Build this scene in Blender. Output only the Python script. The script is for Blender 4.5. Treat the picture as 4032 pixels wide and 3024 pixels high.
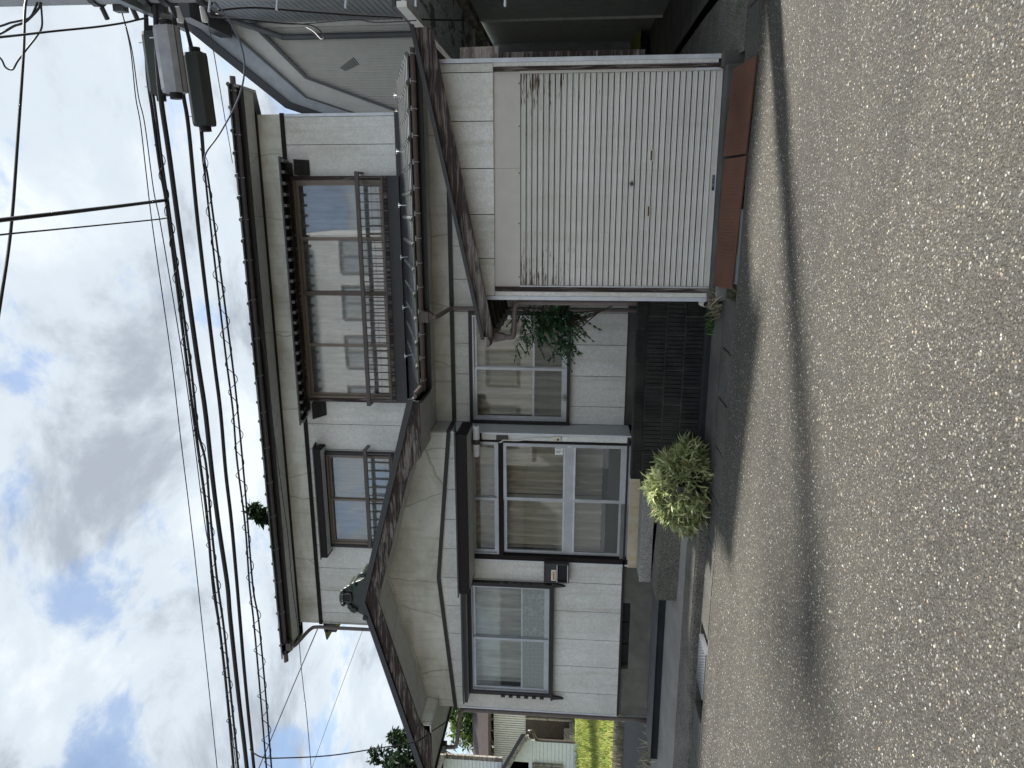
import bpy, bmesh, math, random
import numpy as np
from mathutils import Vector, Matrix
R = math.radians
random.seed(7)
for o in list(bpy.data.objects): bpy.data.objects.remove(o)
S = bpy.context.scene
C = S.collection

# ---------------------------------------------------------------- camera
def cam_axes(pitch, roll, yaw):
    f0 = Vector((-math.sin(yaw), math.cos(yaw), 0)); r0 = Vector((math.cos(yaw), math.sin(yaw), 0)); u0 = Vector((0, 0, 1))
    fw = math.cos(pitch)*f0 + math.sin(pitch)*u0; u1 = -math.sin(pitch)*f0 + math.cos(pitch)*u0
    return math.cos(roll)*r0 + math.sin(roll)*u1, -math.sin(roll)*r0 + math.cos(roll)*u1, fw
rt, up, fw = cam_axes(R(4.9), R(1.1), R(14.3))
cd = bpy.data.cameras.new('camera'); cam = bpy.data.objects.new('camera', cd); C.objects.link(cam)
cd.sensor_fit = 'HORIZONTAL'; cd.sensor_width = 36; cd.lens = 36*2800/4032; cd.clip_start = 0.05; cd.clip_end = 2000
cx, cy, cz = -up, rt, -fw          # the phone was held upright, the picture is stored on its side
cam.matrix_world = Matrix(((cx.x, cy.x, cz.x, 0), (cx.y, cy.y, cz.y, 0), (cx.z, cy.z, cz.z, 1.38), (0, 0, 0, 1)))
S.camera = cam

# ---------------------------------------------------------------- light
SUN_EL, SUN_AZ = R(47.8), R(59.5)
sd = bpy.data.lights.new('sun', 'SUN'); sd.energy = 3.5; sd.angle = R(5.0); sd.color = (1.0, 0.955, 0.88)
sun = bpy.data.objects.new('sun', sd); C.objects.link(sun)
to_sun = Vector((math.sin(SUN_AZ)*math.cos(SUN_EL), math.cos(SUN_AZ)*math.cos(SUN_EL), math.sin(SUN_EL)))
sun.rotation_euler = to_sun.to_track_quat('Z', 'Y').to_euler()
w = bpy.data.worlds.new('World'); S.world = w; w.use_nodes = True
nt = w.node_tree; nt.nodes.clear()
def wn(t, **k):
    n = nt.nodes.new(t)
    for a, v in k.items(): setattr(n, a, v)
    return n
L = nt.links.new
sky = wn('ShaderNodeTexSky', sky_type='NISHITA', sun_disc=False, sun_elevation=SUN_EL, sun_rotation=SUN_AZ, altitude=20)
sky.air_density = 1.0; sky.dust_density = 0.6; sky.ozone_density = 1.6
tc = wn('ShaderNodeTexCoord'); sep = wn('ShaderNodeSeparateXYZ'); L(tc.outputs['Generated'], sep.inputs[0])
zz = wn('ShaderNodeMath', operation='MAXIMUM'); L(sep.outputs[2], zz.inputs[0]); zz.inputs[1].default_value = 0.0
zz2 = wn('ShaderNodeMath', operation='ADD'); L(zz.outputs[0], zz2.inputs[0]); zz2.inputs[1].default_value = 0.32
comb = wn('ShaderNodeCombineXYZ')
for i in (0, 1):
    d = wn('ShaderNodeMath', operation='DIVIDE'); L(sep.outputs[i], d.inputs[0]); L(zz2.outputs[0], d.inputs[1]); L(d.outputs[0], comb.inputs[i])
comb.inputs[2].default_value = 3.35
def wnoise(scale, detail, rough, dist):
    n = wn('ShaderNodeTexNoise'); n.inputs['Scale'].default_value = scale; n.inputs['Detail'].default_value = detail
    n.inputs['Roughness'].default_value = rough; n.inputs['Distortion'].default_value = dist; L(comb.outputs[0], n.inputs['Vector']); return n
def wramp(stops):
    r = wn('ShaderNodeValToRGB'); r.color_ramp.interpolation = 'EASE'
    e = r.color_ramp.elements
    while len(e) < len(stops): e.new(0.5)
    for el, (p, c) in zip(e, stops): el.position = p; el.color = (*c, 1)
    return r
cover = wnoise(4.4, 11, 0.6, 0.3); cr = wramp([(0.37, (0.34,)*3), (0.475, (0.99,)*3)]); L(cover.outputs[0], cr.inputs[0])
shade = wnoise(3.0, 11, 0.6, 0.35)
sr = wramp([(0.36, (0.19, 0.212, 0.242)), (0.50, (0.315, 0.35, 0.382)), (0.66, (0.40, 0.426, 0.446))]); L(shade.outputs[0], sr.inputs[0])
b1 = wn('ShaderNodeBackground'); b1.inputs[1].default_value = 0.075; L(sky.outputs[0], b1.inputs[0])
b2 = wn('ShaderNodeBackground'); b2.inputs[1].default_value = 0.75; L(sr.outputs[0], b2.inputs[0])
mx = wn('ShaderNodeMixShader'); L(cr.outputs[0], mx.inputs[0]); L(b1.outputs[0], mx.inputs[1]); L(b2.outputs[0], mx.inputs[2])
wo = wn('ShaderNodeOutputWorld'); L(mx.outputs[0], wo.inputs[0])
S.render.engine = 'CYCLES'
S.view_settings.view_transform = 'Standard'; S.view_settings.look = 'None'; S.view_settings.gamma = 1; S.view_settings.exposure = 1.7
S.cycles.max_bounces = 8; S.cycles.transparent_max_bounces = 16

# ---------------------------------------------------------------- materials
class Mat:
    def __init__(s, name, rough=0.7, spec=0.4, metal=0.0):
        s.m = bpy.data.materials.new(name); s.m.use_nodes = True; s.t = s.m.node_tree
        s.b = s.t.nodes['Principled BSDF']; s.b.inputs['Roughness'].default_value = rough
        s.b.inputs['Specular IOR Level'].default_value = spec; s.b.inputs['Metallic'].default_value = metal
        s.g = s.t.nodes.new('ShaderNodeNewGeometry')
    def n(s, t, **k):
        n = s.t.nodes.new(t)
        for a, v in k.items(): setattr(n, a, v)
        return n
    def l(s, a, b): s.t.links.new(a, b)
    def pos(s, scale=(1, 1, 1), rot=(0, 0, 0)):
        m = s.n('ShaderNodeMapping'); m.inputs['Scale'].default_value = scale; m.inputs['Rotation'].default_value = rot
        s.l(s.g.outputs['Position'], m.inputs[0]); return m.outputs[0]
    def noise(s, scale, detail=4, rough=0.55, dist=0.0, vec=None):
        n = s.n('ShaderNodeTexNoise'); n.inputs['Scale'].default_value = scale; n.inputs['Detail'].default_value = detail
        n.inputs['Roughness'].default_value = rough; n.inputs['Distortion'].default_value = dist
        s.l(vec or s.g.outputs['Position'], n.inputs['Vector']); return n.outputs[0]
    def vor(s, scale, vec=None, feature='F1', rnd=1.0):
        n = s.n('ShaderNodeTexVoronoi', feature=feature); n.inputs['Scale'].default_value = scale; n.inputs['Randomness'].default_value = rnd
        s.l(vec or s.g.outputs['Position'], n.inputs['Vector']); return n
    def ramp(s, fac, stops, mode='LINEAR'):
        r = s.n('ShaderNodeValToRGB'); r.color_ramp.interpolation = mode; e = r.color_ramp.elements
        while len(e) < len(stops): e.new(0.5)
        for el, (p, c) in zip(e, stops): el.position = p; el.color = (*(c if len(c) == 3 else c*3), 1)
        s.l(fac, r.inputs[0]); return r.outputs[0]
    def mix(s, fac, a, b, mode='MIX'):
        n = s.n('ShaderNodeMix', data_type='RGBA', blend_type=mode)
        for sock, v in ((n.inputs[0], fac), (n.inputs[6], a), (n.inputs[7], b)):
            if isinstance(v, (int, float)): sock.default_value = v
            elif isinstance(v, tuple): sock.default_value = (*v, 1)
            else: s.l(v, sock)
        return n.outputs[2]
    def math(s, op, a, b=0.0):
        n = s.n('ShaderNodeMath', operation=op)
        for i, v in enumerate((a, b)):
            if isinstance(v, (int, float)): n.inputs[i].default_value = v
            else: s.l(v, n.inputs[i])
        return n.outputs[0]
    def col(s, v):
        if isinstance(v, tuple): s.b.inputs['Base Color'].default_value = (*v, 1)
        else: s.l(v, s.b.inputs['Base Color'])
        return s
    def bump(s, h, st=0.3, d=0.01):
        n = s.n('ShaderNodeBump'); n.inputs['Strength'].default_value = st; n.inputs['Distance'].default_value = d
        s.l(h, n.inputs['Height']); s.l(n.outputs[0], s.b.inputs['Normal']); return s
M = {}
def plain(name, c, rough=0.6, var=0.12, spec=0.4, metal=0.0, scale=6, bump=0.05):
    a = Mat(name, rough, spec, metal); k = a.noise(scale, 6, 0.6)
    lo = tuple(x*(1-var) for x in c); hi = tuple(min(1, x*(1+var)) for x in c)
    a.col(a.ramp(k, [(0.3, lo), (0.7, hi)]))
    if bump: a.bump(a.noise(scale*12, 3), bump, 0.004)
    M[name] = a.m; return a
def m_siding():
    a = Mat('siding', 0.75, 0.25)
    k = a.noise(21, 2.2, 0.5, 1.6); worm = a.ramp(k, [(0.46, (0.67, 0.668, 0.645)), (0.57, (0.755, 0.752, 0.728))])
    st = a.noise(1.7, 5, 0.6, vec=a.pos((1, 1, 0.6))); grime = a.ramp(st, [(0.3, (0.80, 0.80, 0.77)), (0.6, (1, 1, 1))])
    fine = a.ramp(a.noise(120, 2), [(0.3, (0.92,)), (0.7, (1.04,))])
    oi = a.n('ShaderNodeObjectInfo'); pv = a.ramp(oi.outputs['Random'], [(0, (0.93, 0.93, 0.92)), (1, (1.03, 1.03, 1.03))])
    drip = a.ramp(a.noise(1.0, 6, 0.62, 0.3, a.pos((9, 9, 0.5))), [(0.30, (0.86, 0.85, 0.81)), (0.48, (1, 1, 1))])
    a.col(a.mix(1.0, a.mix(1.0, a.mix(1.0, a.mix(1.0, worm, grime, 'MULTIPLY'), fine, 'MULTIPLY'), pv, 'MULTIPLY'), drip, 'MULTIPLY')); a.bump(k, 0.2, 0.004); M['siding'] = a.m
m_siding()
def m_plaster(name, c, stain):
    a = Mat(name, 0.85, 0.2); k = a.noise(1.1, 6, 0.62, 0.4, a.pos((1, 1, 1.8))); s2 = a.ramp(k, [(0.36, stain), (0.58, c)])
    v = a.noise(5, 5, 0.6, vec=a.pos((2.2, 2.2, 0.25))); vs = a.ramp(v, [(0.28, (0.84, 0.82, 0.78)), (0.5, (1, 1, 1))])
    wv = a.n('ShaderNodeTexNoise'); wv.inputs['Scale'].default_value = 3.0; wv.inputs['Detail'].default_value = 5; a.l(a.g.outputs['Position'], wv.inputs['Vector'])
    wp = a.mix(0.12, a.pos((1, 1, 0.45)), wv.outputs['Color'], 'ADD'); cr_ = a.vor(0.85, wp, 'DISTANCE_TO_EDGE')
    ck = a.ramp(cr_.outputs[0], [(0.002, (0.62, 0.60, 0.57)), (0.007, (1, 1, 1))])
    a.col(a.mix(1.0, a.mix(1.0, s2, vs, 'MULTIPLY'), ck, 'MULTIPLY')); a.bump(a.noise(70, 3), 0.12, 0.003); M[name] = a.m
m_plaster('plaster', (0.72, 0.72, 0.66), (0.50, 0.49, 0.43))
m_plaster('soffit', (0.58, 0.60, 0.58), (0.50, 0.52, 0.50))
def m_peel(name, paint=(0.032, 0.021, 0.020), wood=(0.24, 0.215, 0.195), lim=(0.50, 0.60), axis=(2.2, 2.2, 30), rot=(0, 0, 0)):
    a = Mat(name, 0.72, 0.25); p = a.pos(axis, rot); k = a.noise(1.0, 7, 0.68, 0.9, p); gr = a.noise(3.0, 4, 0.6, 0.2, a.pos((axis[0]*2, axis[1]*2, axis[2]*3), rot))
    big = a.noise(1.3, 3, 0.5); f = a.math('ADD', k, a.math('MULTIPLY', a.math('SUBTRACT', big, 0.5), 0.35))
    f = a.ramp(f, [(lim[0], (0, 0, 0)), (lim[1], (1, 1, 1))])
    wd = a.ramp(gr, [(0.3, tuple(x*0.55 for x in wood)), (0.65, wood)]); pt = a.ramp(gr, [(0.3, tuple(x*0.7 for x in paint)), (0.7, tuple(x*1.5 for x in paint))])
    a.col(a.mix(f, pt, wd)); a.bump(a.math('SUBTRACT', gr, f), 0.35, 0.004); M[name] = a.m
m_peel('peel'); m_peel('peel_garage', lim=(0.46, 0.6)); m_peel('post_wood', lim=(0.5, 0.62), axis=(30, 30, 1.6)); m_peel('trim_wood', paint=(0.013, 0.009, 0.009), lim=(0.66, 0.76), axis=(6, 6, 6))
m_peel('grey_wood', paint=(0.11, 0.09, 0.08), wood=(0.36, 0.33, 0.30), lim=(0.42, 0.55), axis=(3, 3, 12))
plain('dark_trim', (0.016, 0.014, 0.014), 0.45); plain('dark_metal', (0.026, 0.027, 0.030), 0.4, spec=0.5); plain('brown_metal', (0.06, 0.047, 0.042), 0.38, spec=0.5)
plain('gutter_brown', (0.135, 0.105, 0.098), 0.42, var=0.2, spec=0.5); plain('bronze', (0.17, 0.135, 0.105), 0.35, spec=0.5); plain('bronze_dark', (0.085, 0.065, 0.052), 0.4)
plain('aluminium', (0.40, 0.42, 0.45), 0.35, spec=0.5, metal=0.55); plain('silver_trim', (0.56, 0.58, 0.62), 0.42, metal=0.35)
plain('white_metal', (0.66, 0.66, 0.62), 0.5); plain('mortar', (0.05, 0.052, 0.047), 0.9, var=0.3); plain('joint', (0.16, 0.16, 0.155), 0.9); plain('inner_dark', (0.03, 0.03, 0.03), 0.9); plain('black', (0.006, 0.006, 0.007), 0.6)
plain('cable', (0.014, 0.014, 0.016), 0.55); plain('cable_blue', (0.10, 0.12, 0.16), 0.4); plain('closure_grey', (0.30, 0.31, 0.33), 0.55, var=0.18, scale=9); plain('closure_dark', (0.035, 0.042, 0.038), 0.6)
plain('tile', (0.17, 0.18, 0.185), 0.36, var=0.35, spec=0.6, scale=5); plain('tile_green', (0.016, 0.027, 0.022), 0.45, var=0.3, spec=0.6, scale=12); plain('tile_moss', (0.075, 0.09, 0.07), 0.6, var=0.4, scale=14)
plain('steel_plate', (0.105, 0.045, 0.028), 0.7, var=0.22, scale=3); plain('galvanised', (0.22, 0.24, 0.26), 0.5, metal=0.4)
plain('return_wall', (0.46, 0.48, 0.49), 0.8, var=0.06); plain('lamp_white', (0.80, 0.80, 0.86), 0.3); plain('post_dark', (0.055, 0.052, 0.05), 0.5)
plain('paper', (0.75, 0.75, 0.72), 0.7); plain('sticker', (0.62, 0.50, 0.36), 0.7); plain('sticker_print', (0.35, 0.13, 0.05), 0.7); plain('navy', (0.012, 0.02, 0.05), 0.4); plain('print_white', (0.55, 0.58, 0.65), 0.6)
plain('beige_metal', (0.52, 0.49, 0.45), 0.5, var=0.05); plain('ceramic', (0.62, 0.63, 0.62), 0.3); plain('pole_concrete', (0.34, 0.35, 0.36), 0.8, var=0.1, scale=9)
plain('bark', (0.06, 0.045, 0.035), 0.9, scale=20, bump=0.4); plain('soil', (0.055, 0.042, 0.032), 0.95, var=0.4, scale=14, bump=0.5); plain('plastic_cream', (0.60, 0.57, 0.46), 0.45); plain('rib_white', (0.70, 0.73, 0.74), 0.6, var=0.06)
plain('dark_wall', (0.26, 0.28, 0.29), 0.8, var=0.15); plain('neighbour_wall', (0.60, 0.60, 0.56), 0.6, var=0.06); plain('neighbour_trim', (0.11, 0.12, 0.13), 0.5); plain('neighbour_soffit', (0.66, 0.66, 0.63), 0.7, var=0.06); plain('zinc', (0.34, 0.36, 0.39), 0.42, metal=0.4)
plain('house_dark', (0.035, 0.024, 0.02), 0.7, var=0.3, scale=3); plain('pale_corrugated', (0.42, 0.42, 0.41), 0.6, var=0.1); plain('opposite_wall', (0.58, 0.61, 0.63), 0.8, var=0.1, scale=1.5); plain('opposite_frame', (0.25, 0.24, 0.22), 0.5)
def m_conc(name, c, var=0.25, agg=0.0, scale=2.2, yellow=0.0):
    a = Mat(name, 0.88, 0.2); k = a.noise(scale, 8, 0.65); base = a.ramp(k, [(0.28, tuple(x*(1-var) for x in c)), (0.68, tuple(x*(1+var*0.6) for x in c))])
    v = a.vor(95); g = a.ramp(v.outputs['Color'], [(0.2, (0.55, 0.55, 0.54)), (0.75, (1.35, 1.32, 1.25))])
    cc = a.mix(agg, base, a.mix(1.0, base, g, 'MULTIPLY'))
    if yellow:
        y = a.noise(4, 5, 0.6, vec=a.pos((3, 3, 1))); cc = a.mix(a.ramp(y, [(0.4, (0, 0, 0)), (0.62, (yellow,)*3)]), cc, (0.40, 0.25, 0.08))
    a.col(cc); a.bump(a.math('ADD', a.math('MULTIPLY', v.outputs['Distance'], agg*1.0), a.noise(60, 4)), 0.45, 0.008); M[name] = a.m
m_conc('concrete', (0.22, 0.216, 0.20)); m_conc('concrete_dark', (0.09, 0.087, 0.08), 0.4); m_conc('aggregate', (0.13, 0.126, 0.116), 0.35, 1.0); m_conc('step_agg', (0.27, 0.27, 0.26), 0.3, 0.8)
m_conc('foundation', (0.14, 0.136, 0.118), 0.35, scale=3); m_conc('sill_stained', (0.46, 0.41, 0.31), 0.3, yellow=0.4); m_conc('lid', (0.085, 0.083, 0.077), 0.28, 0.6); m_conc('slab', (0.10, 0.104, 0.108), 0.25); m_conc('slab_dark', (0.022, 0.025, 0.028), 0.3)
def m_block():
    a = Mat('block', 0.9, 0.2); k = a.noise(3.0, 7, 0.65); base = a.ramp(k, [(0.3, (0.007, 0.008, 0.009)), (0.7, (0.038, 0.039, 0.036))])
    v = a.vor(70); sp = a.ramp(v.outputs['Distance'], [(0.05, (1, 1, 1)), (0.22, (0, 0, 0))]); gate = a.ramp(a.vor(70).outputs['Color'], [(0.72, (0, 0, 0)), (0.8, (1, 1, 1))])
    c = a.mix(a.math('MULTIPLY', sp, gate), base, (0.26, 0.26, 0.24))
    gn = a.ramp(a.noise(1.6, 5, 0.6), [(0.5, (0, 0, 0)), (0.7, (0.6, 0.6, 0.6))])
    a.col(a.mix(gn, c, (0.05, 0.053, 0.042))); a.bump(a.noise(90, 5, 0.7), 0.7, 0.01); M['block'] = a.m
m_block()
def m_road():
    a = Mat('road', 0.85, 0.25)
    v = a.vor(62); v2 = a.vor(130); big = a.noise(0.55, 6, 0.6, 0.3)
    tint = a.ramp(v.outputs['Color'], [(0.1, (0.040, 0.038, 0.034)), (0.45, (0.082, 0.077, 0.067)), (0.75, (0.13, 0.12, 0.10)), (0.93, (0.27, 0.245, 0.185))])
    binder = a.ramp(v2.outputs['Color'], [(0.2, (0.046, 0.043, 0.038)), (0.8, (0.098, 0.092, 0.081))])
    stone = a.ramp(v.outputs['Distance'], [(0.33, (1, 1, 1)), (0.50, (0, 0, 0))])
    c = a.mix(stone, binder, tint); c = a.mix(1.0, c, a.ramp(big, [(0.3, (0.74, 0.74, 0.75)), (0.7, (0.96, 0.955, 0.94))]), 'MULTIPLY')
    band = a.noise(1.0, 5, 0.6, 0.4, a.pos((0.18, 1.1, 1))); c = a.mix(1.0, c, a.ramp(band, [(0.34, (0.80, 0.80, 0.81)), (0.62, (1.06, 1.06, 1.04))]), 'MULTIPLY')
    a.col(c); h = a.math('ADD', a.math('MULTIPLY', stone, 0.6), a.math('MULTIPLY', v2.outputs['Distance'], 0.5)); a.bump(h, 0.7, 0.006); M['road'] = a.m
m_road()
def m_attr(name, rough=0.6, spec=0.3, trans=0.0):
    a = Mat(name, rough, spec); n = a.n('ShaderNodeAttribute', attribute_name='Col'); a.col(n.outputs['Color'])
    if trans:
        tr = a.n('ShaderNodeBsdfTranslucent'); a.l(n.outputs['Color'], tr.inputs[0]); ms = a.n('ShaderNodeMixShader'); ms.inputs[0].default_value = trans
        a.l(a.b.outputs[0], ms.inputs[1]); a.l(tr.outputs[0], ms.inputs[2]); a.l(ms.outputs[0], a.t.nodes['Material Output'].inputs[0])
    M[name] = a.m
m_attr('pebble', 0.7); m_attr('leaf', 0.5, 0.35, 0.3)
def m_leaf(name, c, c2, trans=0.3):
    a = Mat(name, 0.45, 0.4); oi = a.n('ShaderNodeObjectInfo'); cc = a.ramp(oi.outputs['Random'], [(0.0, c), (1.0, c2)]); a.col(cc)
    tr = a.n('ShaderNodeBsdfTranslucent'); a.l(cc, tr.inputs[0]); ms = a.n('ShaderNodeMixShader'); ms.inputs[0].default_value = trans
    a.l(a.b.outputs[0], ms.inputs[1]); a.l(tr.outputs[0], ms.inputs[2]); a.l(ms.outputs[0], a.t.nodes['Material Output'].inputs[0]); M[name] = a.m
m_leaf('bamboo_leaf', (0.22, 0.28, 0.10), (0.56, 0.59, 0.34)); m_leaf('nandina_leaf', (0.018, 0.055, 0.024), (0.065, 0.14, 0.05), 0.25)
def m_glass(name, ior=0.045, veil=0.0, tint=(0.97, 0.975, 0.97), rough=0.0):
    a = Mat(name); t = a.t; out = t.nodes['Material Output']; t.nodes.remove(a.b)
    lw = a.n('ShaderNodeLayerWeight'); lw.inputs[0].default_value = 0.5; frn = a.math('ADD', a.math('MULTIPLY', a.math('POWER', lw.outputs['Facing'], 5.0), 1.0-ior), ior)
    tp = a.n('ShaderNodeBsdfTransparent'); tp.inputs[0].default_value = (*tint, 1); gl = a.n('ShaderNodeBsdfGlossy'); gl.inputs['Roughness'].default_value = rough
    nb = a.n('ShaderNodeBump'); nb.inputs['Strength'].default_value = 0.012; nb.inputs['Distance'].default_value = 0.02; a.l(a.noise(1.8, 2), nb.inputs['Height']); a.l(nb.outputs[0], gl.inputs['Normal'])
    base = tp.outputs[0]
    if veil:
        df = a.n('ShaderNodeBsdfDiffuse'); df.inputs[0].default_value = (0.35, 0.38, 0.37, 1); m2 = a.n('ShaderNodeMixShader'); m2.inputs[0].default_value = veil
        a.l(tp.outputs[0], m2.inputs[1]); a.l(df.outputs[0], m2.inputs[2]); base = m2.outputs[0]
        if veil > 0.2:
            br = a.vor(15, a.pos((1, 1, 1.15)), 'DISTANCE_TO_EDGE', 0.45); pt = a.ramp(br.outputs[0], [(0.02, (0.56, 0.60, 0.57)), (0.06, (0.40, 0.45, 0.43))]); a.l(pt, df.inputs[0])
    ms = a.n('ShaderNodeMixShader'); a.l(frn, ms.inputs[0]); a.l(base, ms.inputs[1]); a.l(gl.outputs[0], ms.inputs[2]); a.l(ms.outputs[0], out.inputs[0]); M[name] = a.m
m_glass('glass', .05); m_glass('glass_up', .13); m_glass('glass_pattern', .03, 0.5); m_glass('glass_frost', .03, 0.14)
def m_curtain(name, c, tr=0.25):
    a = Mat(name, 0.9, 0.1); k = a.noise(14, 4, 0.6, vec=a.pos((1, 1, 0.12))); cc = a.ramp(k, [(0.3, tuple(x*0.62 for x in c)), (0.7, c)]); a.col(cc)  # darker vertical streaks put the shade of the folds into the cloth colour
    t = a.n('ShaderNodeBsdfTranslucent'); a.l(cc, t.inputs[0]); ms = a.n('ShaderNodeMixShader'); ms.inputs[0].default_value = tr
    a.l(a.b.outputs[0], ms.inputs[1]); a.l(t.outputs[0], ms.inputs[2]); a.l(ms.outputs[0], a.t.nodes['Material Output'].inputs[0]); M[name] = a.m
m_curtain('curtain_cream', (0.60, 0.54, 0.43)); m_curtain('curtain_white', (0.72, 0.74, 0.70)); m_curtain('curtain_grey', (0.40, 0.42, 0.43))
def m_shutter():
    a = Mat('shutter', 0.5, 0.4); c = a.ramp(a.noise(1.2, 5), [(0.3, (0.64, 0.63, 0.60)), (0.7, (0.73, 0.72, 0.695))])
    # old rust runs along the upper slat joints towards both ends
    k = a.noise(1.0, 6, 0.7, 0.2, a.pos((5, 1, 75))); sp = a.n('ShaderNodeSeparateXYZ'); a.l(a.g.outputs['Position'], sp.inputs[0])
    hz = a.n('ShaderNodeMapRange'); hz.inputs[1].default_value = 0.8; hz.inputs[2].default_value = 1.95; a.l(sp.outputs[2], hz.inputs[0])
    ex = a.math('ABSOLUTE', a.math('SUBTRACT', sp.outputs[0], 0.2)); hx = a.n('ShaderNodeMapRange'); hx.inputs[1].default_value = 0.25; hx.inputs[2].default_value = 0.95; a.l(ex, hx.inputs[0])
    th = a.math('ADD', k, a.math('MULTIPLY', a.math('MULTIPLY', hz.outputs[0], hx.outputs[0]), 0.22))
    rust = a.ramp(th, [(0.69, (0, 0, 0)), (0.75, (1, 1, 1))]); rc = a.ramp(a.noise(25, 3), [(0.3, (0.035, 0.022, 0.016)), (0.7, (0.22, 0.14, 0.07))])
    oi = a.n('ShaderNodeObjectInfo'); c = a.mix(1.0, c, a.ramp(oi.outputs['Random'], [(0, (0.93, 0.93, 0.925)), (1, (1.03, 1.03, 1.03))]), 'MULTIPLY')
    dirt = a.ramp(a.noise(1.0, 5, 0.6, 0.3, a.pos((6, 1, 0.7))), [(0.35, (0.94, 0.93, 0.91)), (0.6, (1, 1, 1))]); c = a.mix(1.0, c, dirt, 'MULTIPLY'); a.col(a.mix(rust, c, rc)); M['shutter'] = a.m
m_shutter()
def m_grass():
    a = Mat('grass_ground', 0.95, 0.1); k = a.noise(0.9, 6, 0.65, 0.4); a.col(a.ramp(k, [(0.3, (0.09, 0.14, 0.025)), (0.55, (0.22, 0.25, 0.06)), (0.75, (0.30, 0.27, 0.10))])); a.bump(a.noise(30, 5), 0.8, 0.05); M['grass_ground'] = a.m
m_grass()
def m_asphalt():
    a = Mat('asphalt', 0.9, 0.2); a.col(a.ramp(a.noise(9, 7, 0.7), [(0.3, (0.04, 0.04, 0.042)), (0.7, (0.085, 0.084, 0.085))])); a.bump(a.noise(120, 3), 0.5, 0.006); M['asphalt'] = a.m
m_asphalt()
m_peel('flaking', paint=(0.62, 0.64, 0.66), wood=(0.22, 0.23, 0.24), lim=(0.52, 0.58), axis=(5, 1.4, 5))

# ---------------------------------------------------------------- mesh helpers
class MB:
    def __init__(s): s.v = []; s.f = []
    def add(s, v, f):
        k = len(s.v); s.v += [tuple(p) for p in v]; s.f += [tuple(i+k for i in q) for q in f]; return s
    def box(s, x0, x1, y0, y1, z0, z1):
        return s.add([(x0, y0, z0), (x1, y0, z0), (x1, y1, z0), (x0, y1, z0), (x0, y0, z1), (x1, y0, z1), (x1, y1, z1), (x0, y1, z1)],
                     [(0, 3, 2, 1), (4, 5, 6, 7), (0, 1, 5, 4), (1, 2, 6, 5), (2, 3, 7, 6), (3, 0, 4, 7)])
    def py(s, poly, y0, y1):           # outline in x,z drawn out along y
        n = len(poly); v = [(x, y0, z) for x, z in poly]+[(x, y1, z) for x, z in poly]
        return s.add(v, [tuple(range(n)), tuple(range(2*n-1, n-1, -1))]+[(i, i+n, (i+1) % n+n, (i+1) % n) for i in range(n)])
    def px(s, poly, x0, x1):           # outline in y,z drawn out along x
        n = len(poly); v = [(x0, y, z) for y, z in poly]+[(x1, y, z) for y, z in poly]
        return s.add(v, [tuple(range(n)), tuple(range(2*n-1, n-1, -1))]+[(i, i+n, (i+1) % n+n, (i+1) % n) for i in range(n)])
    def pz(s, poly, z0, z1):
        n = len(poly); v = [(x, y, z0) for x, y in poly]+[(x, y, z1) for x, y in poly]
        return s.add(v, [tuple(range(n)), tuple(range(2*n-1, n-1, -1))]+[(i, i+n, (i+1) % n+n, (i+1) % n) for i in range(n)])
    def tube(s, pts, r, n=8, cap=True):
        pts = [Vector(p) for p in pts]; rr = r if isinstance(r, (list, tuple)) else [r]*len(pts); rings = []
        a = None
        for i, p in enumerate(pts):
            t = (pts[min(i+1, len(pts)-1)]-pts[max(i-1, 0)]).normalized()
            if a is None: a = t.cross(Vector((0, 0, 1)) if abs(t.z) < 0.9 else Vector((1, 0, 0))).normalized()
            a = (a-t*a.dot(t)).normalized(); b = t.cross(a)
            rings.append([p+(a*math.cos(2*math.pi*k/n)+b*math.sin(2*math.pi*k/n))*rr[i] for k in range(n)])
        v = [q for g in rings for q in g]; f = []
        for i in range(len(pts)-1):
            for k in range(n): f.append((i*n+k, i*n+(k+1) % n, (i+1)*n+(k+1) % n, (i+1)*n+k))
        if cap: f += [tuple(range(n-1, -1, -1)), tuple(range((len(pts)-1)*n, len(pts)*n))]
        return s.add(v, f)
    def build(s, name, mat, parent=None, smooth=False, bevel=0, kind=None):
        off = wl(parent) if parent else Vector((0, 0, 0))
        me = bpy.data.meshes.new(name); me.from_pydata([tuple(Vector(p)-off) for p in s.v], [], s.f); me.materials.append(M[mat] if isinstance(mat, str) else mat)
        if smooth: me.polygons.foreach_set('use_smooth', [True]*len(me.polygons))
        o = bpy.data.objects.new(name, me); C.objects.link(o)
        if parent: o.parent = parent
        if bevel:
            b = o.modifiers.new('bevel', 'BEVEL'); b.width = bevel; b.segments = 2; b.limit_method = 'ANGLE'
        if kind: o['kind'] = kind
        return o
def wl(o):
    v = Vector((0, 0, 0))
    while o: v += o.location; o = o.parent
    return v
def tag(o, label, cat, group=None, kind=None):
    if label: o['label'] = label
    if cat: o['category'] = cat
    if group: o['group'] = group
    if kind: o['kind'] = kind
    return o
def thing(name, loc, label, cat, group=None):
    o = bpy.data.objects.new(name, None); C.objects.link(o); o.location = loc; o.empty_display_size = 0.2
    return tag(o, label, cat, group)
def struct(name, mb, mat, **k): o = mb.build(name, mat, **k); o['kind'] = 'structure'; return o
def smoothpts(p, n=8):
    p = [Vector(q) for q in p]; out = []
    for i in range(len(p)-1):
        a, b, c, d = p[max(i-1, 0)], p[i], p[i+1], p[min(i+2, len(p)-1)]
        for k in range(n):
            t = k/n; out.append(0.5*((2*b)+(c-a)*t+(2*a-5*b+4*c-d)*t*t+(-a+3*b-3*c+d)*t**3))
    return out+[p[-1]]
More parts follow.
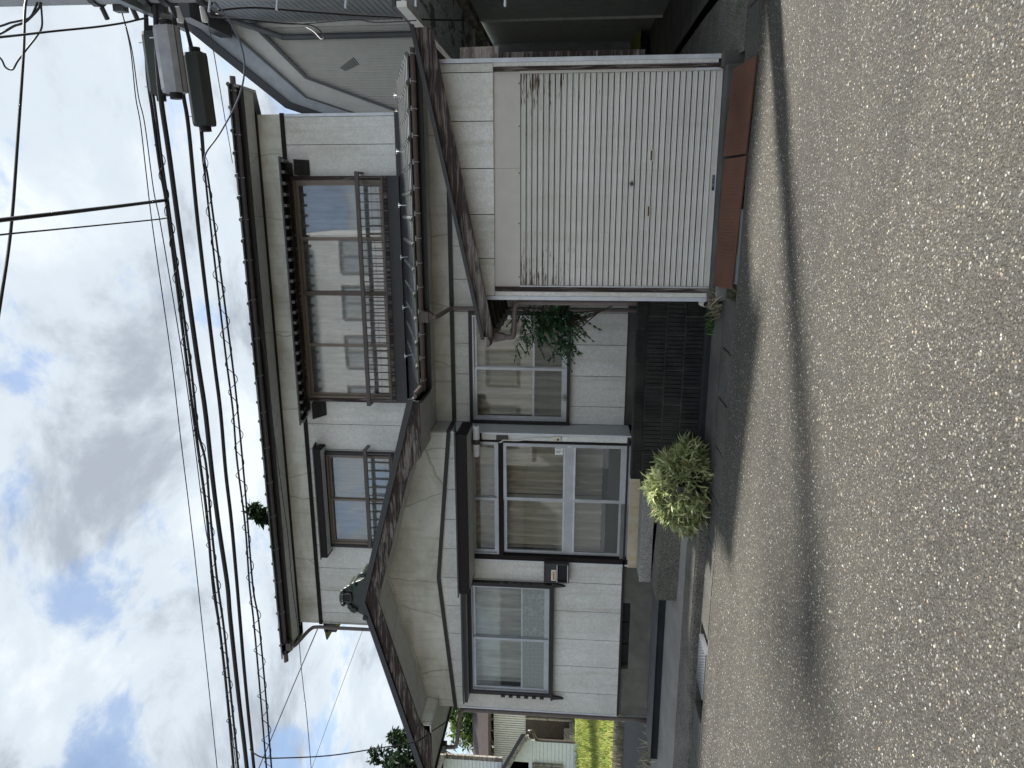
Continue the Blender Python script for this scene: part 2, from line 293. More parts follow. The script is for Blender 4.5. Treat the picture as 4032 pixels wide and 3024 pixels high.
def inst(name, me, loc, parent, rot=(0, 0, 0), scale=(1, 1, 1)):
    o = bpy.data.objects.new(name, me); C.objects.link(o); o.parent = parent; o.location = Vector(loc)-(wl(parent) if parent else Vector()); o.rotation_euler = rot; o.scale = scale; return o
def mesh_only(mb, name, mat, smooth=False):
    me = bpy.data.meshes.new(name); me.from_pydata([tuple(p) for p in mb.v], [], mb.f); me.materials.append(M[mat])
    if smooth: me.polygons.foreach_set('use_smooth', [True]*len(me.polygons))
    return me

# ---------------------------------------------------------------- ground, road, gutter
def zr(x): return -0.125-0.0065*(x+2)
struct('ground', MB().add([(-600, -600, -0.42), (600, -600, -0.42), (600, 600, -0.42), (-600, 600, -0.42)], [(0, 1, 2, 3)]), 'soil')
rd = MB(); xs = [-90, -20, -6, 2, 12, 60]
for a, b in zip(xs, xs[1:]): rd.add([(a, -9, zr(a)), (b, -9, zr(b)), (b, 6.8, zr(b)), (a, 6.8, zr(a))], [(0, 1, 2, 3)])
road = struct('road', rd, 'road')
# pebbles standing proud of the worn road binder
def pebbles():
    rng = np.random.default_rng(3); n = 60000
    y = 1.7+5.05*rng.random(n)**1.25; x = -8.2+11.0*rng.random(n)
    keep = (x > -1.2*y+0.2) & (x < 0.36*y+0.3); x, y = x[keep], y[keep]; n = len(x)
    r = 0.0032+0.0050*rng.random(n)**2.6; ang = rng.random(n)*6.283
    base = np.array([(1, 0, 0), (.5, .86, .05), (-.5, .8, 0), (-1, .1, .05), (-.45, -.85, 0), (.55, -.8, .05), (.35, .1, 1), (-.35, -.05, .9)], float)
    faces = np.array([(0, 1, 6), (1, 2, 6), (2, 7, 6), (2, 3, 7), (3, 4, 7), (4, 5, 7), (5, 6, 7), (5, 0, 6)])
    jit = 1+0.25*(rng.random((n, 8, 3))-0.5); b = base[None]*jit
    sx = r*(0.75+0.6*rng.random(n)); sy = r*(0.7+0.4*rng.random(n)); ca, sa = np.cos(ang), np.sin(ang)
    X = b[:, :, 0]*sx[:, None]; Y = b[:, :, 1]*sy[:, None]; Z = b[:, :, 2]*r[:, None]*0.5
    V = np.stack([x[:, None]+X*ca[:, None]-Y*sa[:, None], y[:, None]+X*sa[:, None]+Y*ca[:, None], (-0.125-0.0065*(x+2))[:, None]+Z-0.0005], 2).reshape(-1, 3)
    F = (faces[None]+(np.arange(n)*8)[:, None, None]).reshape(-1, 3)
    pal = np.array([(.42, .40, .34), (.50, .44, .30), (.33, .33, .33), (.20, .20, .20), (.46, .46, .44), (.36, .27, .19), (.13, .13, .135), (.24, .235, .22), (.29, .28, .25)])
    c = pal[rng.choice(len(pal), n, p=[.07, .05, .16, .17, .04, .06, .14, .16, .15])]*(0.58+0.36*rng.random((n, 1)))
    me = bpy.data.meshes.new('pebbles'); me.vertices.add(len(V)); me.vertices.foreach_set('co', V.ravel()); me.loops.add(F.size); me.polygons.add(len(F))
    me.loops.foreach_set('vertex_index', F.ravel().astype(np.int32)); me.polygons.foreach_set('loop_start', (np.arange(len(F))*3).astype(np.int32)); me.update(calc_edges=True)
    at = me.color_attributes.new('Col', 'FLOAT_COLOR', 'POINT'); cc = np.ones((len(V), 4)); cc[:, :3] = np.repeat(c, 8, 0); at.data.foreach_set('color', cc.ravel())
    me.materials.append(M['pebble']); o = bpy.data.objects.new('road_pebbles', me); C.objects.link(o); tag(o, 'small pale and dark pebbles set in the worn road surface', 'pebbles', kind='stuff')
pebbles()
gut = struct('gutter', MB().box(-40, 20, 6.8, 7.27, -0.40, -0.22), 'concrete_dark')
g2 = MB()
for a, b in zip(xs[1:-1], xs[2:]):
    for y0, y1 in ((6.785, 6.83), (7.235, 7.28)):
        g2.add([(a, y0, zr(a)+.002), (b, y0, zr(b)+.002), (b, y1, zr(b)+.002), (a, y1, zr(a)+.002), (a, y0, -.4), (b, y0, -.4), (b, y1, -.4), (a, y1, -.4)], [(0, 1, 2, 3), (0, 4, 5, 1), (2, 6, 7, 3)])
struct('kerb', g2, 'concrete_dark')
x = 4.3; lidm = None
rr = random.Random(5)
while x > -13:
    l = 0.505
    if not (-5.35 < x-l/2 < -4.60 or -0.80 < x-l/2 < 0.0):
        t = rr.uniform(-.004, .004)
        MB().py([(x-l-.002, zr(x)-.06), (x-.006, zr(x)-.06), (x-.006, zr(x)+.008+t), (x-l-.002, zr(x)+.011-t)], 6.838, 7.226).build('gutter_lid', 'lid', gut, bevel=0.006)
    x -= 0.52
def grate(x0, x1, label):
    t = thing('drain_grate', ((x0+x1)/2, 7.03, zr(x0)-.03), label, 'grate', 'steel drain grates in the gutter')
    f = MB(); z0, z1 = zr(x0)-.035, zr(x0)+.012
    f.box(x0, x1, 6.838, 6.85, z0, z1).box(x0, x1, 7.214, 7.226, z0, z1).box(x0, x0+.012, 6.85, 7.214, z0, z1).box(x1-.012, x1, 6.85, 7.214, z0, z1).build('frame', 'galvanised', t)
    n = int((x1-x0)/0.035)
    for i in range(1, n): a = x0+(x1-x0)*i/n; MB().box(a-.004, a+.004, 6.85, 7.214, z0, z1-.003).build('bearing_bar', 'galvanised', t)
    for i in range(1, 7): b = 6.85+0.364*i/7; MB().box(x0+.012, x1-.012, b-.004, b+.004, z1-.018, z1-.001).build('cross_bar', 'galvanised', t)
grate(-5.27, -4.70, 'rusty grey steel grate in the gutter, in the open before the left window')
grate(-0.74, -0.06, 'steel grate in the gutter half hidden under the left red-brown plate')
# forecourt: raised aggregate strip along the gutter, sloping concrete apron behind it
def sheet(name, X, prof, mat, skirt=True):
    """prof(x) -> list of (y, z) from the street inwards"""
    b = MB(); rows = [prof(x) for x in X]; n = len(rows[0])
    v = [(x, y, z) for x, r in zip(X, rows) for y, z in r]; f = [(i*n+k, (i+1)*n+k, (i+1)*n+k+1, i*n+k+1) for i in range(len(X)-1) for k in range(n-1)]
    return struct(name, b.add(v, f), mat)
XS = [-60, -16, -12, -9, -8, -7, -6.2, -5.6, -5.2, -4.8, -4, -3.45, -3.07]
def zf(x): return 0.0 if x > -5.2 else (-0.03 if x > -5.7 else -0.075)
sheet('forecourt_strip', XS, lambda x: [(7.285, -.3), (7.285, zf(x)-.03), (7.30, zf(x)), (7.82, 0.005)], 'aggregate')
sheet('forecourt', XS, lambda x: [(7.82, 0.002), (8.1, 0.055), (8.53, 0.10), (9.2, 0.115)], 'concrete')
sheet('planting_bed', [-3.06, -2, -0.9], lambda x: [(7.75, 0.30), (8.2, 0.33), (9.7, 0.34)], 'soil')
sheet('wall_footing', [-3.2, -2, -0.95], lambda x: [(7.285, -.3), (7.285, zr(x)+.015), (7.62, -.09), (7.72, -.085)], 'concrete_dark')
sheet('passage_floor', [1.36, 2.05], lambda x: [(7.285, -.3), (7.285, zr(x)+.015), (7.9, -.07), (9, -.04), (16, 0.0)], 'aggregate')
sheet('passage_floor', [2.17, 2.6, 9], lambda x: [(7.285, -.3), (7.285, zr(x)+.015), (7.9, -.06), (9, -.03), (16, 0.0)], 'concrete_dark')
struct('passage_drain', MB().box(2.05, 2.17, 7.4, 16, -.34, -.24), 'black')
# side lane, bank and field left of the house
struct('side_lane', MB().add([(-60, 9.2, .11), (-7.42, 9.2, .11), (-7.42, 14.05, .10), (-60, 14.05, .10)], [(0, 1, 2, 3)]), 'asphalt')
struct('side_bank', MB().add([(-60, 14.0, .06), (-5, 14.0, .06), (-5, 14.5, .17), (-60, 14.5, .17), (-60, 15.4, .20), (-5, 15.4, .20)], [(0, 1, 2, 3), (3, 2, 5, 4)]), 'soil')
def zg(y): return 0.19+min(max(y-15.3, 0), 6.7)*0.116 if y < 22 else 0.967
sheet('grass_field', [-80, -30, -20, -14, -5, 40], lambda x: [(y, zg(y)) for y in (15.3, 16.5, 18, 20, 22, 60, 200)], 'grass_ground')
def blades(name, n, xr, yr, h, seed, cols, label, zfn):
    rng = np.random.default_rng(seed); V = []; F = []; K = []
    for i in range(n):
        x = rng.uniform(*xr); y = rng.uniform(*yr); z = zfn(y); a = rng.uniform(0, 6.28); hh = h*rng.uniform(.5, 1.3); w_ = h*.07; dx, dy = math.cos(a), math.sin(a); lx, ly = rng.normal(0, .35, 2)*hh
        k = len(V); V += [(x-dx*w_, y-dy*w_, z), (x+dx*w_, y+dy*w_, z), (x+lx*.4+dx*w_*.7, y+ly*.4+dy*w_*.7, z+hh*.6), (x+lx*.4-dx*w_*.7, y+ly*.4-dy*w_*.7, z+hh*.6), (x+lx, y+ly, z+hh)]
        F += [(k, k+1, k+2, k+3), (k+3, k+2, k+4)]; c = np.array(cols[rng.integers(len(cols))])*rng.uniform(.7, 1.2); K += [c]*5
    colored(name, V, F, K, 'leaf', label, 'grass')
def colored(name, V, F, K, mat, label=None, cat=None, parent=None, kind='stuff', smooth=False):
    off = wl(parent) if parent else Vector((0, 0, 0))
    me = bpy.data.meshes.new(name); me.from_pydata([(p[0]-off.x, p[1]-off.y, p[2]-off.z) for p in V], [], F); at = me.color_attributes.new('Col', 'FLOAT_COLOR', 'POINT')
    cc = np.ones((len(V), 4)); cc[:, :3] = np.clip(np.array(K), 0, 1); at.data.foreach_set('color', cc.ravel()); me.materials.append(M[mat]); o = bpy.data.objects.new(name, me); C.objects.link(o)
    if parent: o.parent = parent
    if smooth: me.polygons.foreach_set('use_smooth', [True]*len(F))
    if kind: o['kind'] = kind
    if label: o['label'] = label
    if cat: o['category'] = cat
    return o
blades('grass', 16000, (-22, -10.5), (15.3, 22.5), 0.13, 2, [(.16, .22, .035), (.26, .28, .06), (.34, .30, .12), (.10, .17, .03)], 'sunlit yellow-green grass on the slope beside the lane', zg)
blades('dry_grass', 900, (-13, -8.2), (13.6, 14.4), 0.22, 4, [(.30, .27, .18), (.36, .33, .24), (.2, .18, .12)], 'dry straw-coloured grass along the bank of the lane', lambda y: .08)

# ---------------------------------------------------------------- the house
YA, YB, YD = 9.1, 9.555, 10.9
house = thing('house', (-3, 11, 0), 'two-storey house with pale panel walls and a dark gabled porch roof', 'house')
def wall_panels(wall, joints, zb, zt, y, holes, gap=0.008, th=0.016, breaks=()):
    """siding boards between the joints; holes = (x0,x1,z0,z1)"""
    for a, b in zip(joints, joints[1:]):
        a2, b2 = a+gap/2, b-gap/2; cuts = sorted({a2, b2, *[v for h in holes for v in h[:2] if a2 < v < b2], *[v for v in breaks if a2 < v < b2]})
        full = MB(); lo = MB(); hi = MB(); any_full = False
        for p, q in zip(cuts, cuts[1:]):
            m_ = (p+q)/2; hs = [h for h in holes if h[0]-1e-6 < m_ < h[1]+1e-6]
            if not hs: full.py([(p, zb), (q, zb), (q, zt(q)), (p, zt(p))], y, y+th); any_full = True
            else:
                h = hs[0]
                if h[2] > zb+.02: lo.py([(p, zb), (q, zb), (q, h[2]), (p, h[2])], y, y+th)
                if h[3] < min(zt(p), zt(q))-.02: hi.py([(p, h[3]), (q, h[3]), (q, zt(q)), (p, zt(p))], y, y+th)
        if any_full: full.add(lo.v, lo.f); full.add(hi.v, hi.f); lo = MB(); hi = MB()
        for k in (full, lo, hi):
            if k.v: k.build('siding_panel', 'siding', wall)
def rect_frame(mb, x0, x1, z0, z1, y0, y1, w, wb=None, wt=None):
    wb = wb or w; wt = wt or w
    return mb.box(x0, x0+w, y0, y1, z0, z1).box(x1-w, x1, y0, y1, z0, z1).box(x0+w, x1-w, y0, y1, z0, z0+wb).box(x0+w, x1-w, y0, y1, z1-wt, z1)
def sliding(owner, name, x0, x1, z0, z1, y, n, fm, fw, mids=(), glass=('glass',), sash=0.04, sb=None, label=None, stagger=None):
    """outer frame as the part; sashes and panes as its pieces. y = outer face of frame"""
    o = rect_frame(MB(), x0, x1, z0, z1, y, y+.10, fw).build(name, fm, owner)
    if label: o['label'] = label
    xi0, xi1, zi0, zi1 = x0+fw, x1-fw, z0+fw, z1-fw; W = (xi1-xi0)/n
    for i in range(n):
        a = xi0+i*W-(0.012 if i else 0); b = xi0+(i+1)*W+(0.012 if i < n-1 else 0); off = .025+(.028 if (stagger or (0, 1)*4)[i] else 0); ys = y+off
        m_ = rect_frame(MB(), a, b, zi0, zi1, ys, ys+.024, sash, sb, sash)
        lv = [zi0+(sb or sash)]+[q for q in mids]+[zi1-sash]
        for q in mids: m_.box(a+sash, b-sash, ys+.002, ys+.022, q-.012, q+.012)
        m_.build('sash', fm if fm != 'dark_trim' else 'aluminium', o)
        for k, (u, v) in enumerate(zip(lv, lv[1:])):
            g = glass[min(k, len(glass)-1)]
            MB().box(a+sash-.004, b-sash+.004, ys+.010, ys+.014, u+(.010 if k else -.004), v-(.010 if k < len(lv)-2 else -.004)).build('pane', g, o)
    return o
def curtain(label, x0, x1, z0, z1, y, mat, amp=.022, per=.11, seed=0, group=None, hem=0.0):
    rng = random.Random(seed); n = int((x1-x0)/.012); V = []; F = []; ph = 0; rows = 5
    prof = []
    for i in range(n+1):
        ph += 2*math.pi*.012/per*rng.uniform(.5, 1.5); prof.append(math.sin(ph)*amp*rng.uniform(.75, 1.1)+.35*amp*math.sin(ph*.37))
    for r in range(rows+1):
        t = r/rows
        for i in range(n+1): V.append((x0+(x1-x0)*i/n, y+prof[i]*(1.0-.45*t), z0+(z1-z0)*t+(hem*abs(math.sin(i*.08)) if r == 0 else 0)))
    for r in range(rows):
        for i in range(n): F.append((r*(n+1)+i, r*(n+1)+i+1, (r+1)*(n+1)+i+1, (r+1)*(n+1)+i))
    o = MB().add(V, F).build('curtain', mat, smooth=True); return tag(o, label, 'curtain', group)
# solid dark cores added inside to block daylight and stand for unlit rooms
core = MB().box(-7.18, 1.24, 11.2, 17.3, 0, 6.2).box(-7.3, -3.06, 9.42, 11.2, 0, 3.35).box(-3.06, 1.1, 9.86, 11.2, 0, 3.3); core.build('dark_core', 'inner_dark', house)
# --- front wall of the porch wing (wall A)
JA = [-7.35, -7.005, -6.557, -6.11, -5.655, -5.204, -4.75, -4.30, -3.845, -3.39, -3.03]
def ztA(x): return 3.03+0.20*(1-abs(x+5.2)/2.17)
wallA = rect_frame(MB(), -7.34, -3.02, .64, 3.02, YA+.018, YA+.03, .05).build('wall', 'joint', house)
wa_holes = [(-7.06, -5.22, 1.60, 2.83), (-4.88, -3.105, .55, 2.78)]
wall_panels(wallA, JA, .645, ztA, YA, wa_holes, breaks=(-5.2,))
MB().box(-7.37, -7.345, YA-.008, 17, .62, 3.05).build('corner_trim', 'silver_trim', house)
MB().box(-3.03, -3.0, YA-.008, YA+.03, .56, 3.04).build('corner_trim', 'silver_trim', house)
MB().box(-3.03, -3.003, YA+.03, YB+.03, .60, 3.30).build('return_panel', 'return_wall', house)
MB().py([(-7.39, 3.025), (-5.2, 3.225), (-2.99, 3.025), (-2.99, 3.075), (-5.2, 3.275), (-7.39, 3.075)], YA-.03, YA+.01).build('belt_trim', 'dark_trim', house)
MB().box(-3.0, -2.975, YA-.03, YB, 3.025, 3.075).build('belt_trim', 'dark_trim', house)
MB().py([(-7.36, 3.06), (-5.2, 3.26), (-3.02, 3.06), (-3.02, 3.40), (-3.10, 3.45), (-5.24, 4.0), (-7.2, 3.475), (-7.36, 3.40)], YA-.004, YA+.03).build('plaster_band', 'plaster', house)
MB().box(-7.36, -3.02, YA-.012, YA+.03, .615, .642).build('base_trim', 'dark_trim', house)
# foundation with its vent slot
fd = MB().box(-7.35, -6.57, YA+.02, YA+.3, .0, .615).box(-5.5, -4.93, YA+.02, YA+.3, 0, .615).box(-6.57, -5.5, YA+.02, YA+.3, 0, .505).box(-6.57, -5.5, YA+.16, YA+.3, .505, .615)
fo = fd.build('foundation', 'foundation', house)
for i in range(3): MB().box(-6.55+i*.355, -6.55+i*.355+.33, YA+.10, YA+.11, .51, .61).build('vent_grille', 'black', fo)
MB().box(-4.93, -3.02, YA-.004, YA+.3, .44, .578).build('door_sill', 'sill_stained', house)
# entrance: jambs, header, sliding doors, transom
dr = MB().box(-4.885, -4.815, YA-.012, YA+.10, .58, 2.80).box(-3.135, -3.105, YA-.006, YA+.10, .58, 2.80).box(-4.815, -3.135, YA-.01, YA+.10, 2.315, 2.375).box(-4.815, -3.135, YA-.006, YA+.10, 2.765, 2.80).build('door_frame', 'trim_wood', house)
MB().box(-4.912, -4.886, YA-.01, YA+.05, .56, 2.78).build('door_trim', 'silver_trim', house)
def door_leaf(a, b, ys):
    d = rect_frame(MB(), a, b, .59, 2.31, ys, ys+.03, .045, .13, .045).box(a+.045, b-.045, ys, ys+.03, 1.345, 1.475).build('door', 'aluminium', house)
    MB().box(a+.041, b-.041, ys+.012, ys+.016, 1.471, 2.269).build('pane', 'glass', d); MB().box(a+.041, b-.041, ys+.012, ys+.016, .716, 1.349).build('pane', 'glass_frost', d)
    MB().box(a+.045, b-.045, ys-.004, ys+.034, 1.325, 1.349).box(a+.045, b-.045, ys-.004, ys+.034, 1.471, 1.49).build('rail_trim', 'silver_trim', d)
    return d
d1 = door_leaf(-4.80, -3.955, YA+.055); d2 = door_leaf(-3.985, -3.15, YA+.015)
MB().box(-3.98, -3.972, YA+.006, YA+.016, 1.40, 1.43).build('handle', 'print_white', d1); MB().box(-3.19, -3.165, YA+.006, YA+.016, 1.385, 1.43).build('handle', 'silver_trim', d2)
MB().box(-4.813, -3.137, YA+.0, YA+.10, .578, .592).build('threshold', 'aluminium', house)
sliding(house, 'transom_window', -4.813, -3.137, 2.377, 2.763, YA+.005, 2, 'aluminium', .02, sash=.04)
# wall-bracket trims right of the door
# window A with dark surround
wf = rect_frame(MB(), -7.06, -5.22, 1.60, 2.83, YA-.075, YA+.02, .055).box(-7.10, -5.18, YA-.085, YA+.02, 1.59, 1.625).build('window_surround', 'dark_trim', house)
for xx in (-7.075, -5.215):
    for k in range(6): MB().box(xx-.012, xx+.022, YA-.088, YA-.074, 1.72+.115*k, 1.78+.115*k).build('shutter_catch', 'dark_trim', wf)
for xx in (-7.075, -5.235): MB().py([(xx-.02, 1.59), (xx+.035, 1.59), (xx+.02, 1.47), (xx+.0, 1.43), (xx-.01, 1.50)], YA-.07, YA-.03).build('bracket_foot', 'dark_trim', wf)
sliding(house, 'window', -7.005, -5.275, 1.645, 2.785, YA-.055, 2, 'aluminium', .022, mids=(2.05,), glass=('glass_pattern', 'glass'), sash=.038, sb=.06)
def hood(x0, x1, y0, y1, z, drop, th, lip=.03, under='soffit', fas='dark_trim', lab=None):
    h = MB().px([(y0, z), (y1, z+drop), (y1, z+drop+.02), (y0, z+.02)], x0-lip, x1+lip).build('hood', 'dark_metal', house)
    MB().box(x0, x1, y0+.012, y0+.04, z-th, z-.001).box(x0, x0+.03, y0+.04, y1-.003, z-th+.002, z-.001).box(x1-.03, x1, y0+.04, y1-.003, z-th+.002, z-.001).build('hood_fascia', fas, h)
    MB().box(x0+.03, x1-.03, y0+.04, y1-.003, z-th+.004, z-th+.016).build('hood_soffit', under, h); return h
hood(-7.10, -5.19, 8.86, YA-.003, 2.875, .05, .045, .02)
hood(-5.12, -2.86, 8.52, YA-.003, 2.86, .09, .14, .05, fas='trim_wood')
curtain('white lace curtain behind the left ground-floor window', -6.98, -5.30, 1.66, 2.78, YA+.13, 'curtain_white', .04, .16, 1)
curtain('beige curtain hung in folds behind the left door leaf', -4.80, -3.98, .95, 2.30, YA+.20, 'curtain_cream', .055, .14, 2)
curtain('beige curtain hung in folds behind the right door leaf', -3.96, -3.14, .95, 2.30, YA+.20, 'curtain_cream', .055, .14, 3)
curtain('beige curtain behind the narrow transom over the door', -4.80, -3.14, 2.38, 2.76, YA+.17, 'curtain_cream', .02, .12, 4)
# --- recessed wall (wall B)
wallB = rect_frame(MB(), -3.0, .6, .66, 3.03, YB+.018, YB+.03, .05).build('wall', 'joint', house)
wall_panels(wallB, [-2.998, -2.74, -2.305, -1.868, -1.43, -.99, -.55, 0.0], .663, lambda x: 3.02, YB, [(-2.995, -1.42, 1.42, 2.815)])
MB().box(-3.0, 1.3, YB-.03, YB+.01, 3.02, 3.075).build('belt_trim', 'dark_trim', house)
MB().box(-2.998, 1.3, YB-.004, YB+.03, 3.07, 3.315).build('plaster_band', 'plaster', house)
MB().box(-2.998, .5, YB+.03, YB+.2, .0, .655).build('foundation', 'concrete_dark', house)
rect_frame(MB(), -2.995, -1.42, 1.42, 2.815, YB-.07, YB+.02, .045).build('window_surround', 'dark_trim', house)
for k in range(6): MB().box(-2.985, -2.95, YB-.086, YB-.071, 1.55+.11*k, 1.61+.11*k).build('shutter_catch', 'dark_trim', house)
sliding(house, 'window', -2.95, -1.465, 1.465, 2.77, YB-.05, 2, 'aluminium', .022, mids=(1.925,), glass=('glass_frost', 'glass'), sash=.036, sb=.05)
curtain('pale cream curtains behind the recessed ground-floor window', -2.93, -1.48, 1.48, 2.76, YB+.14, 'curtain_cream', .06, .2, 5)
# --- upper wall (wall D)
wallD = rect_frame(MB(), -7.22, 1.28, 4.0, 5.72, YD+.018, YD+.03, .05).build('wall', 'joint', house)
JD = [-7.215]+[-7.02+.437*i for i in range(8)]+[-3.52, -3.06, -2.5, -2, -1.5, -1, -.5, .0, .405, .86, 1.255]
wall_panels(wallD, JD, 3.30, lambda x: 5.742, YD, [(-3.11, .405, 4.02, 5.70), (-5.70, -3.98, 4.28, 5.50)])
MB().box(1.257, 1.30, YD-.008, YD+.05, 3.9, 5.80).build('corner_trim', 'silver_trim', house)
MB().box(1.285, 1.30, YD+.05, 17.3, 0, 6.17).build('wall', 'plaster', house)
MB().box(-7.24, -7.22, YD-.008, 17.3, 0, 6.17).build('wall', 'plaster', house)
MB().box(-7.25, 1.31, YD-.03, YD+.01, 5.742, 5.80).build('belt_trim', 'trim_wood', house)
MB().box(-7.23, 1.29, YD-.004, YD+.03, 5.80, 6.165).build('plaster_band', 'plaster', house)
MB().box(-7.3, 1.34, YD-.03, YD+.01, 6.150, 6.186).build('eave_trim', 'dark_trim', house)
# big window with canopy and railing
MB().box(-3.10, .40, YD-.11, YD+.03, 4.02, 4.21).build('window_apron', 'dark_metal', house)
rect_frame(MB(), -3.10, .40, 4.20, 5.70, YD-.12, YD+.03, .055).build('window_surround', 'post_wood', house)
bw = sliding(house, 'window', -3.045, .345, 4.235, 5.645, YD-.10, 4, 'bronze', .035, mids=(), glass=('glass_up',), sash=.04, sb=.06, stagger=(1, 0, 1, 0))
MB().box(-1.385, -1.325, YD-.105, YD-.01, 4.27, 5.61).build('mullion', 'bronze_dark', bw)
def railing(x0, x1, zt, zb, y, n, ext=.06):
    r = MB().box(x0-ext, x1+ext, y-.02, y+.02, zt-.06, zt).box(x0-ext, x0-ext+.03, y+.02, YD-.004, zt-.055, zt-.01).box(x1+ext-.03, x1+ext, y+.02, YD-.004, zt-.055, zt-.01).build('railing', 'brown_metal', house)
    MB().box(x0, x1, y-.012, y+.012, zb-.02, zb).build('bottom_rail', 'brown_metal', r)
    for i in range(n): a = x0+.02+(x1-x0-.04)*i/(n-1); MB().box(a-.008, a+.008, y-.008, y+.008, zb, zt-.06).build('baluster', 'brown_metal', r)
railing(-3.05, .40, 4.63, 4.235, 10.62, 30); railing(-5.57, -3.93, 4.765, 4.33, 10.70, 12)
cp = MB().px([(10.42, 5.660), (10.9, 5.775), (10.9, 5.795), (10.42, 5.685)], -3.40, .67).build('canopy', 'dark_metal', house)
for i in range(26): a = -3.34+i*(3.95/25); MB().px([(10.43, 5.61), (10.86, 5.705), (10.86, 5.764), (10.43, 5.661)], a-.022, a+.022).build('batten', 'brown_metal', cp)
MB().box(-3.27, .60, 10.66, 10.89, 5.665, 5.70).build('canopy_soffit', 'dark_trim', cp)
for a, b in ((-3.36, -3.10), (.42, .64)): MB().px([(10.62, 5.54), (10.89, 5.60), (10.89, 5.40), (10.78, 5.45), (10.70, 5.50)], a, b).build('canopy_bracket', 'dark_trim', cp)
curtain('thin grey curtain behind the right half of the wide upstairs window', -1.32, .33, 4.2, 5.78, YD+.05, 'curtain_grey', .02, .1, 6)
curtain('thin white curtain behind the left half of the wide upstairs window', -3.03, -1.39, 4.2, 5.78, YD+.05, 'curtain_grey', .02, .1, 7)
# small window
rect_frame(MB(), -5.70, -3.98, 4.28, 5.50, YD-.08, YD+.02, .05).build('window_surround', 'dark_trim', house)
sliding(house, 'window', -5.65, -4.03, 4.32, 5.455, YD-.06, 2, 'bronze', .035, glass=('glass_up',), sash=.035, sb=.05)
hood(-5.80, -3.87, 10.60, YD-.003, 5.56, .06, .10, .03, fas='trim_wood')
curtain('white net curtain behind the small upstairs window', -5.62, -4.06, 4.36, 5.42, YD+.10, 'curtain_grey', .01, .2, 8)

# ---------------------------------------------------------------- roofs
def half_gutter(name, axis, a, b, c, z, r, parent, mat='gutter_brown'):
    poly = [(math.cos(math.pi+math.pi*k/8)*r, math.sin(math.pi+math.pi*k/8)*r) for k in range(9)]+[(math.cos(2*math.pi-math.pi*k/8)*(r-.006), math.sin(2*math.pi-math.pi*k/8)*(r-.006)+.003) for k in range(9)]
    mb = MB(); pl = [(c+u, z+v) for u, v in poly]
    (mb.px if axis == 'x' else mb.py)(pl, a, b)
    if axis == 'x': mb.px([(c+u, z+v) for u, v in poly[:9]], a, a+.004).px([(c+u, z+v) for u, v in poly[:9]], b-.004, b)
    else: mb.py([(c+u, z+v) for u, v in poly[:9]], a, a+.004).py([(c+u, z+v) for u, v in poly[:9]], b-.004, b)
    return mb.build(name, mat, parent)
def tile_mesh():
    prof = [(0, 0), (.235, 0), (.255, .016), (.268, .022), (.284, .016), (.298, .004), (.298, -.02), (0, -.02)]
    return mesh_only(MB().py([(x-.15, z) for x, z in prof], 0, .33), 'roof_tile', 'tile')
TILE = tile_mesh(); TILE2 = TILE.copy(); TILE2.materials[0] = M['tile_moss']
def tile_rows(parent, x0, x1, y, z, slope, rows):
    a = math.atan(slope); n = int((x1-x0)/.302)
    for r in range(rows):
        for i in range(n):
            s = r*.285; inst('roof_tile', TILE2 if r == 0 and rr.random() < .5 else TILE, (x0+.15+i*(x1-x0)/n, y+s*math.cos(a), z+s*math.sin(a)+.008*r*0), parent, (a-.045+rr.uniform(-.006, .006), 0, 0))
def soffit_run(x0, x1, y0, y1, z, step=.91):
    x = x0
    while x < x1-.05:
        b = min(x+step, x1); MB().box(x+.002, b-.002, y0, y1, z, z+.02).build('soffit_panel', 'soffit', house); x += step
# main roof
ur = MB().px([(10.30, 6.25), (14.2, 7.80), (18.1, 6.25), (18.1, 6.18), (14.2, 7.72), (10.30, 6.19)], -7.50, 1.64).build('roof', 'dark_metal', house)
tile_rows(ur, -7.55, 1.66, 10.24, 6.255, .397, 3)
MB().box(-7.48, 1.62, 10.42, 10.48, 6.14, 6.25).build('fascia', 'dark_trim', ur)
soffit_run(-7.46, 1.60, 10.482, YD-.031, 6.178)
MB().px([(10.30, 6.20), (10.46, 6.165), (10.95, 6.165), (14.2, 7.5), (14.2, 7.72)], 1.60, 1.64).build('bargeboard', 'return_wall', ur)
MB().px([(10.30, 6.19), (10.44, 6.14), (10.95, 6.14), (14.2, 7.5), (14.2, 7.72)], -7.5, -7.46).build('bargeboard', 'dark_trim', ur)
ug = half_gutter('gutter', 'x', -7.66, 1.74, 10.36, 6.245, .055, house)
for i in range(16): a = -7.3+i*.59; MB().tube([(a, 10.36+math.cos(t)*.06, 6.245+math.sin(t)*.06) for t in [math.pi+k*math.pi/8 for k in range(9)]], .006, 5).build('gutter_bracket', 'silver_trim', ug)
# downpipe from the main gutter on the left corner
MB().box(-7.42, -7.28, 10.30, 10.42, 6.10, 6.25).build('hopper', 'brown_metal', house)
MB().tube(smoothpts([(-7.35, 10.36, 6.12), (-7.35, 10.38, 6.05), (-7.29, 10.75, 5.93), (-7.275, 10.82, 5.80), (-7.275, 10.82, 5.4), (-7.275, 10.82, 3.2)], 5), .032, 10).build('downpipe', 'gutter_brown', house, smooth=True)
hl = MB().px([(11.2, 5.62), (11.9, 5.62), (11.9, 5.85), (11.2, 5.85)], -7.62, -7.26).build('side_hood', 'dark_trim', house)
MB().py([(-7.26, 5.86), (-7.75, 5.80), (-7.75, 5.775), (-7.26, 5.835)], 11.15, 11.95).build('side_hood_roof', 'dark_metal', hl)
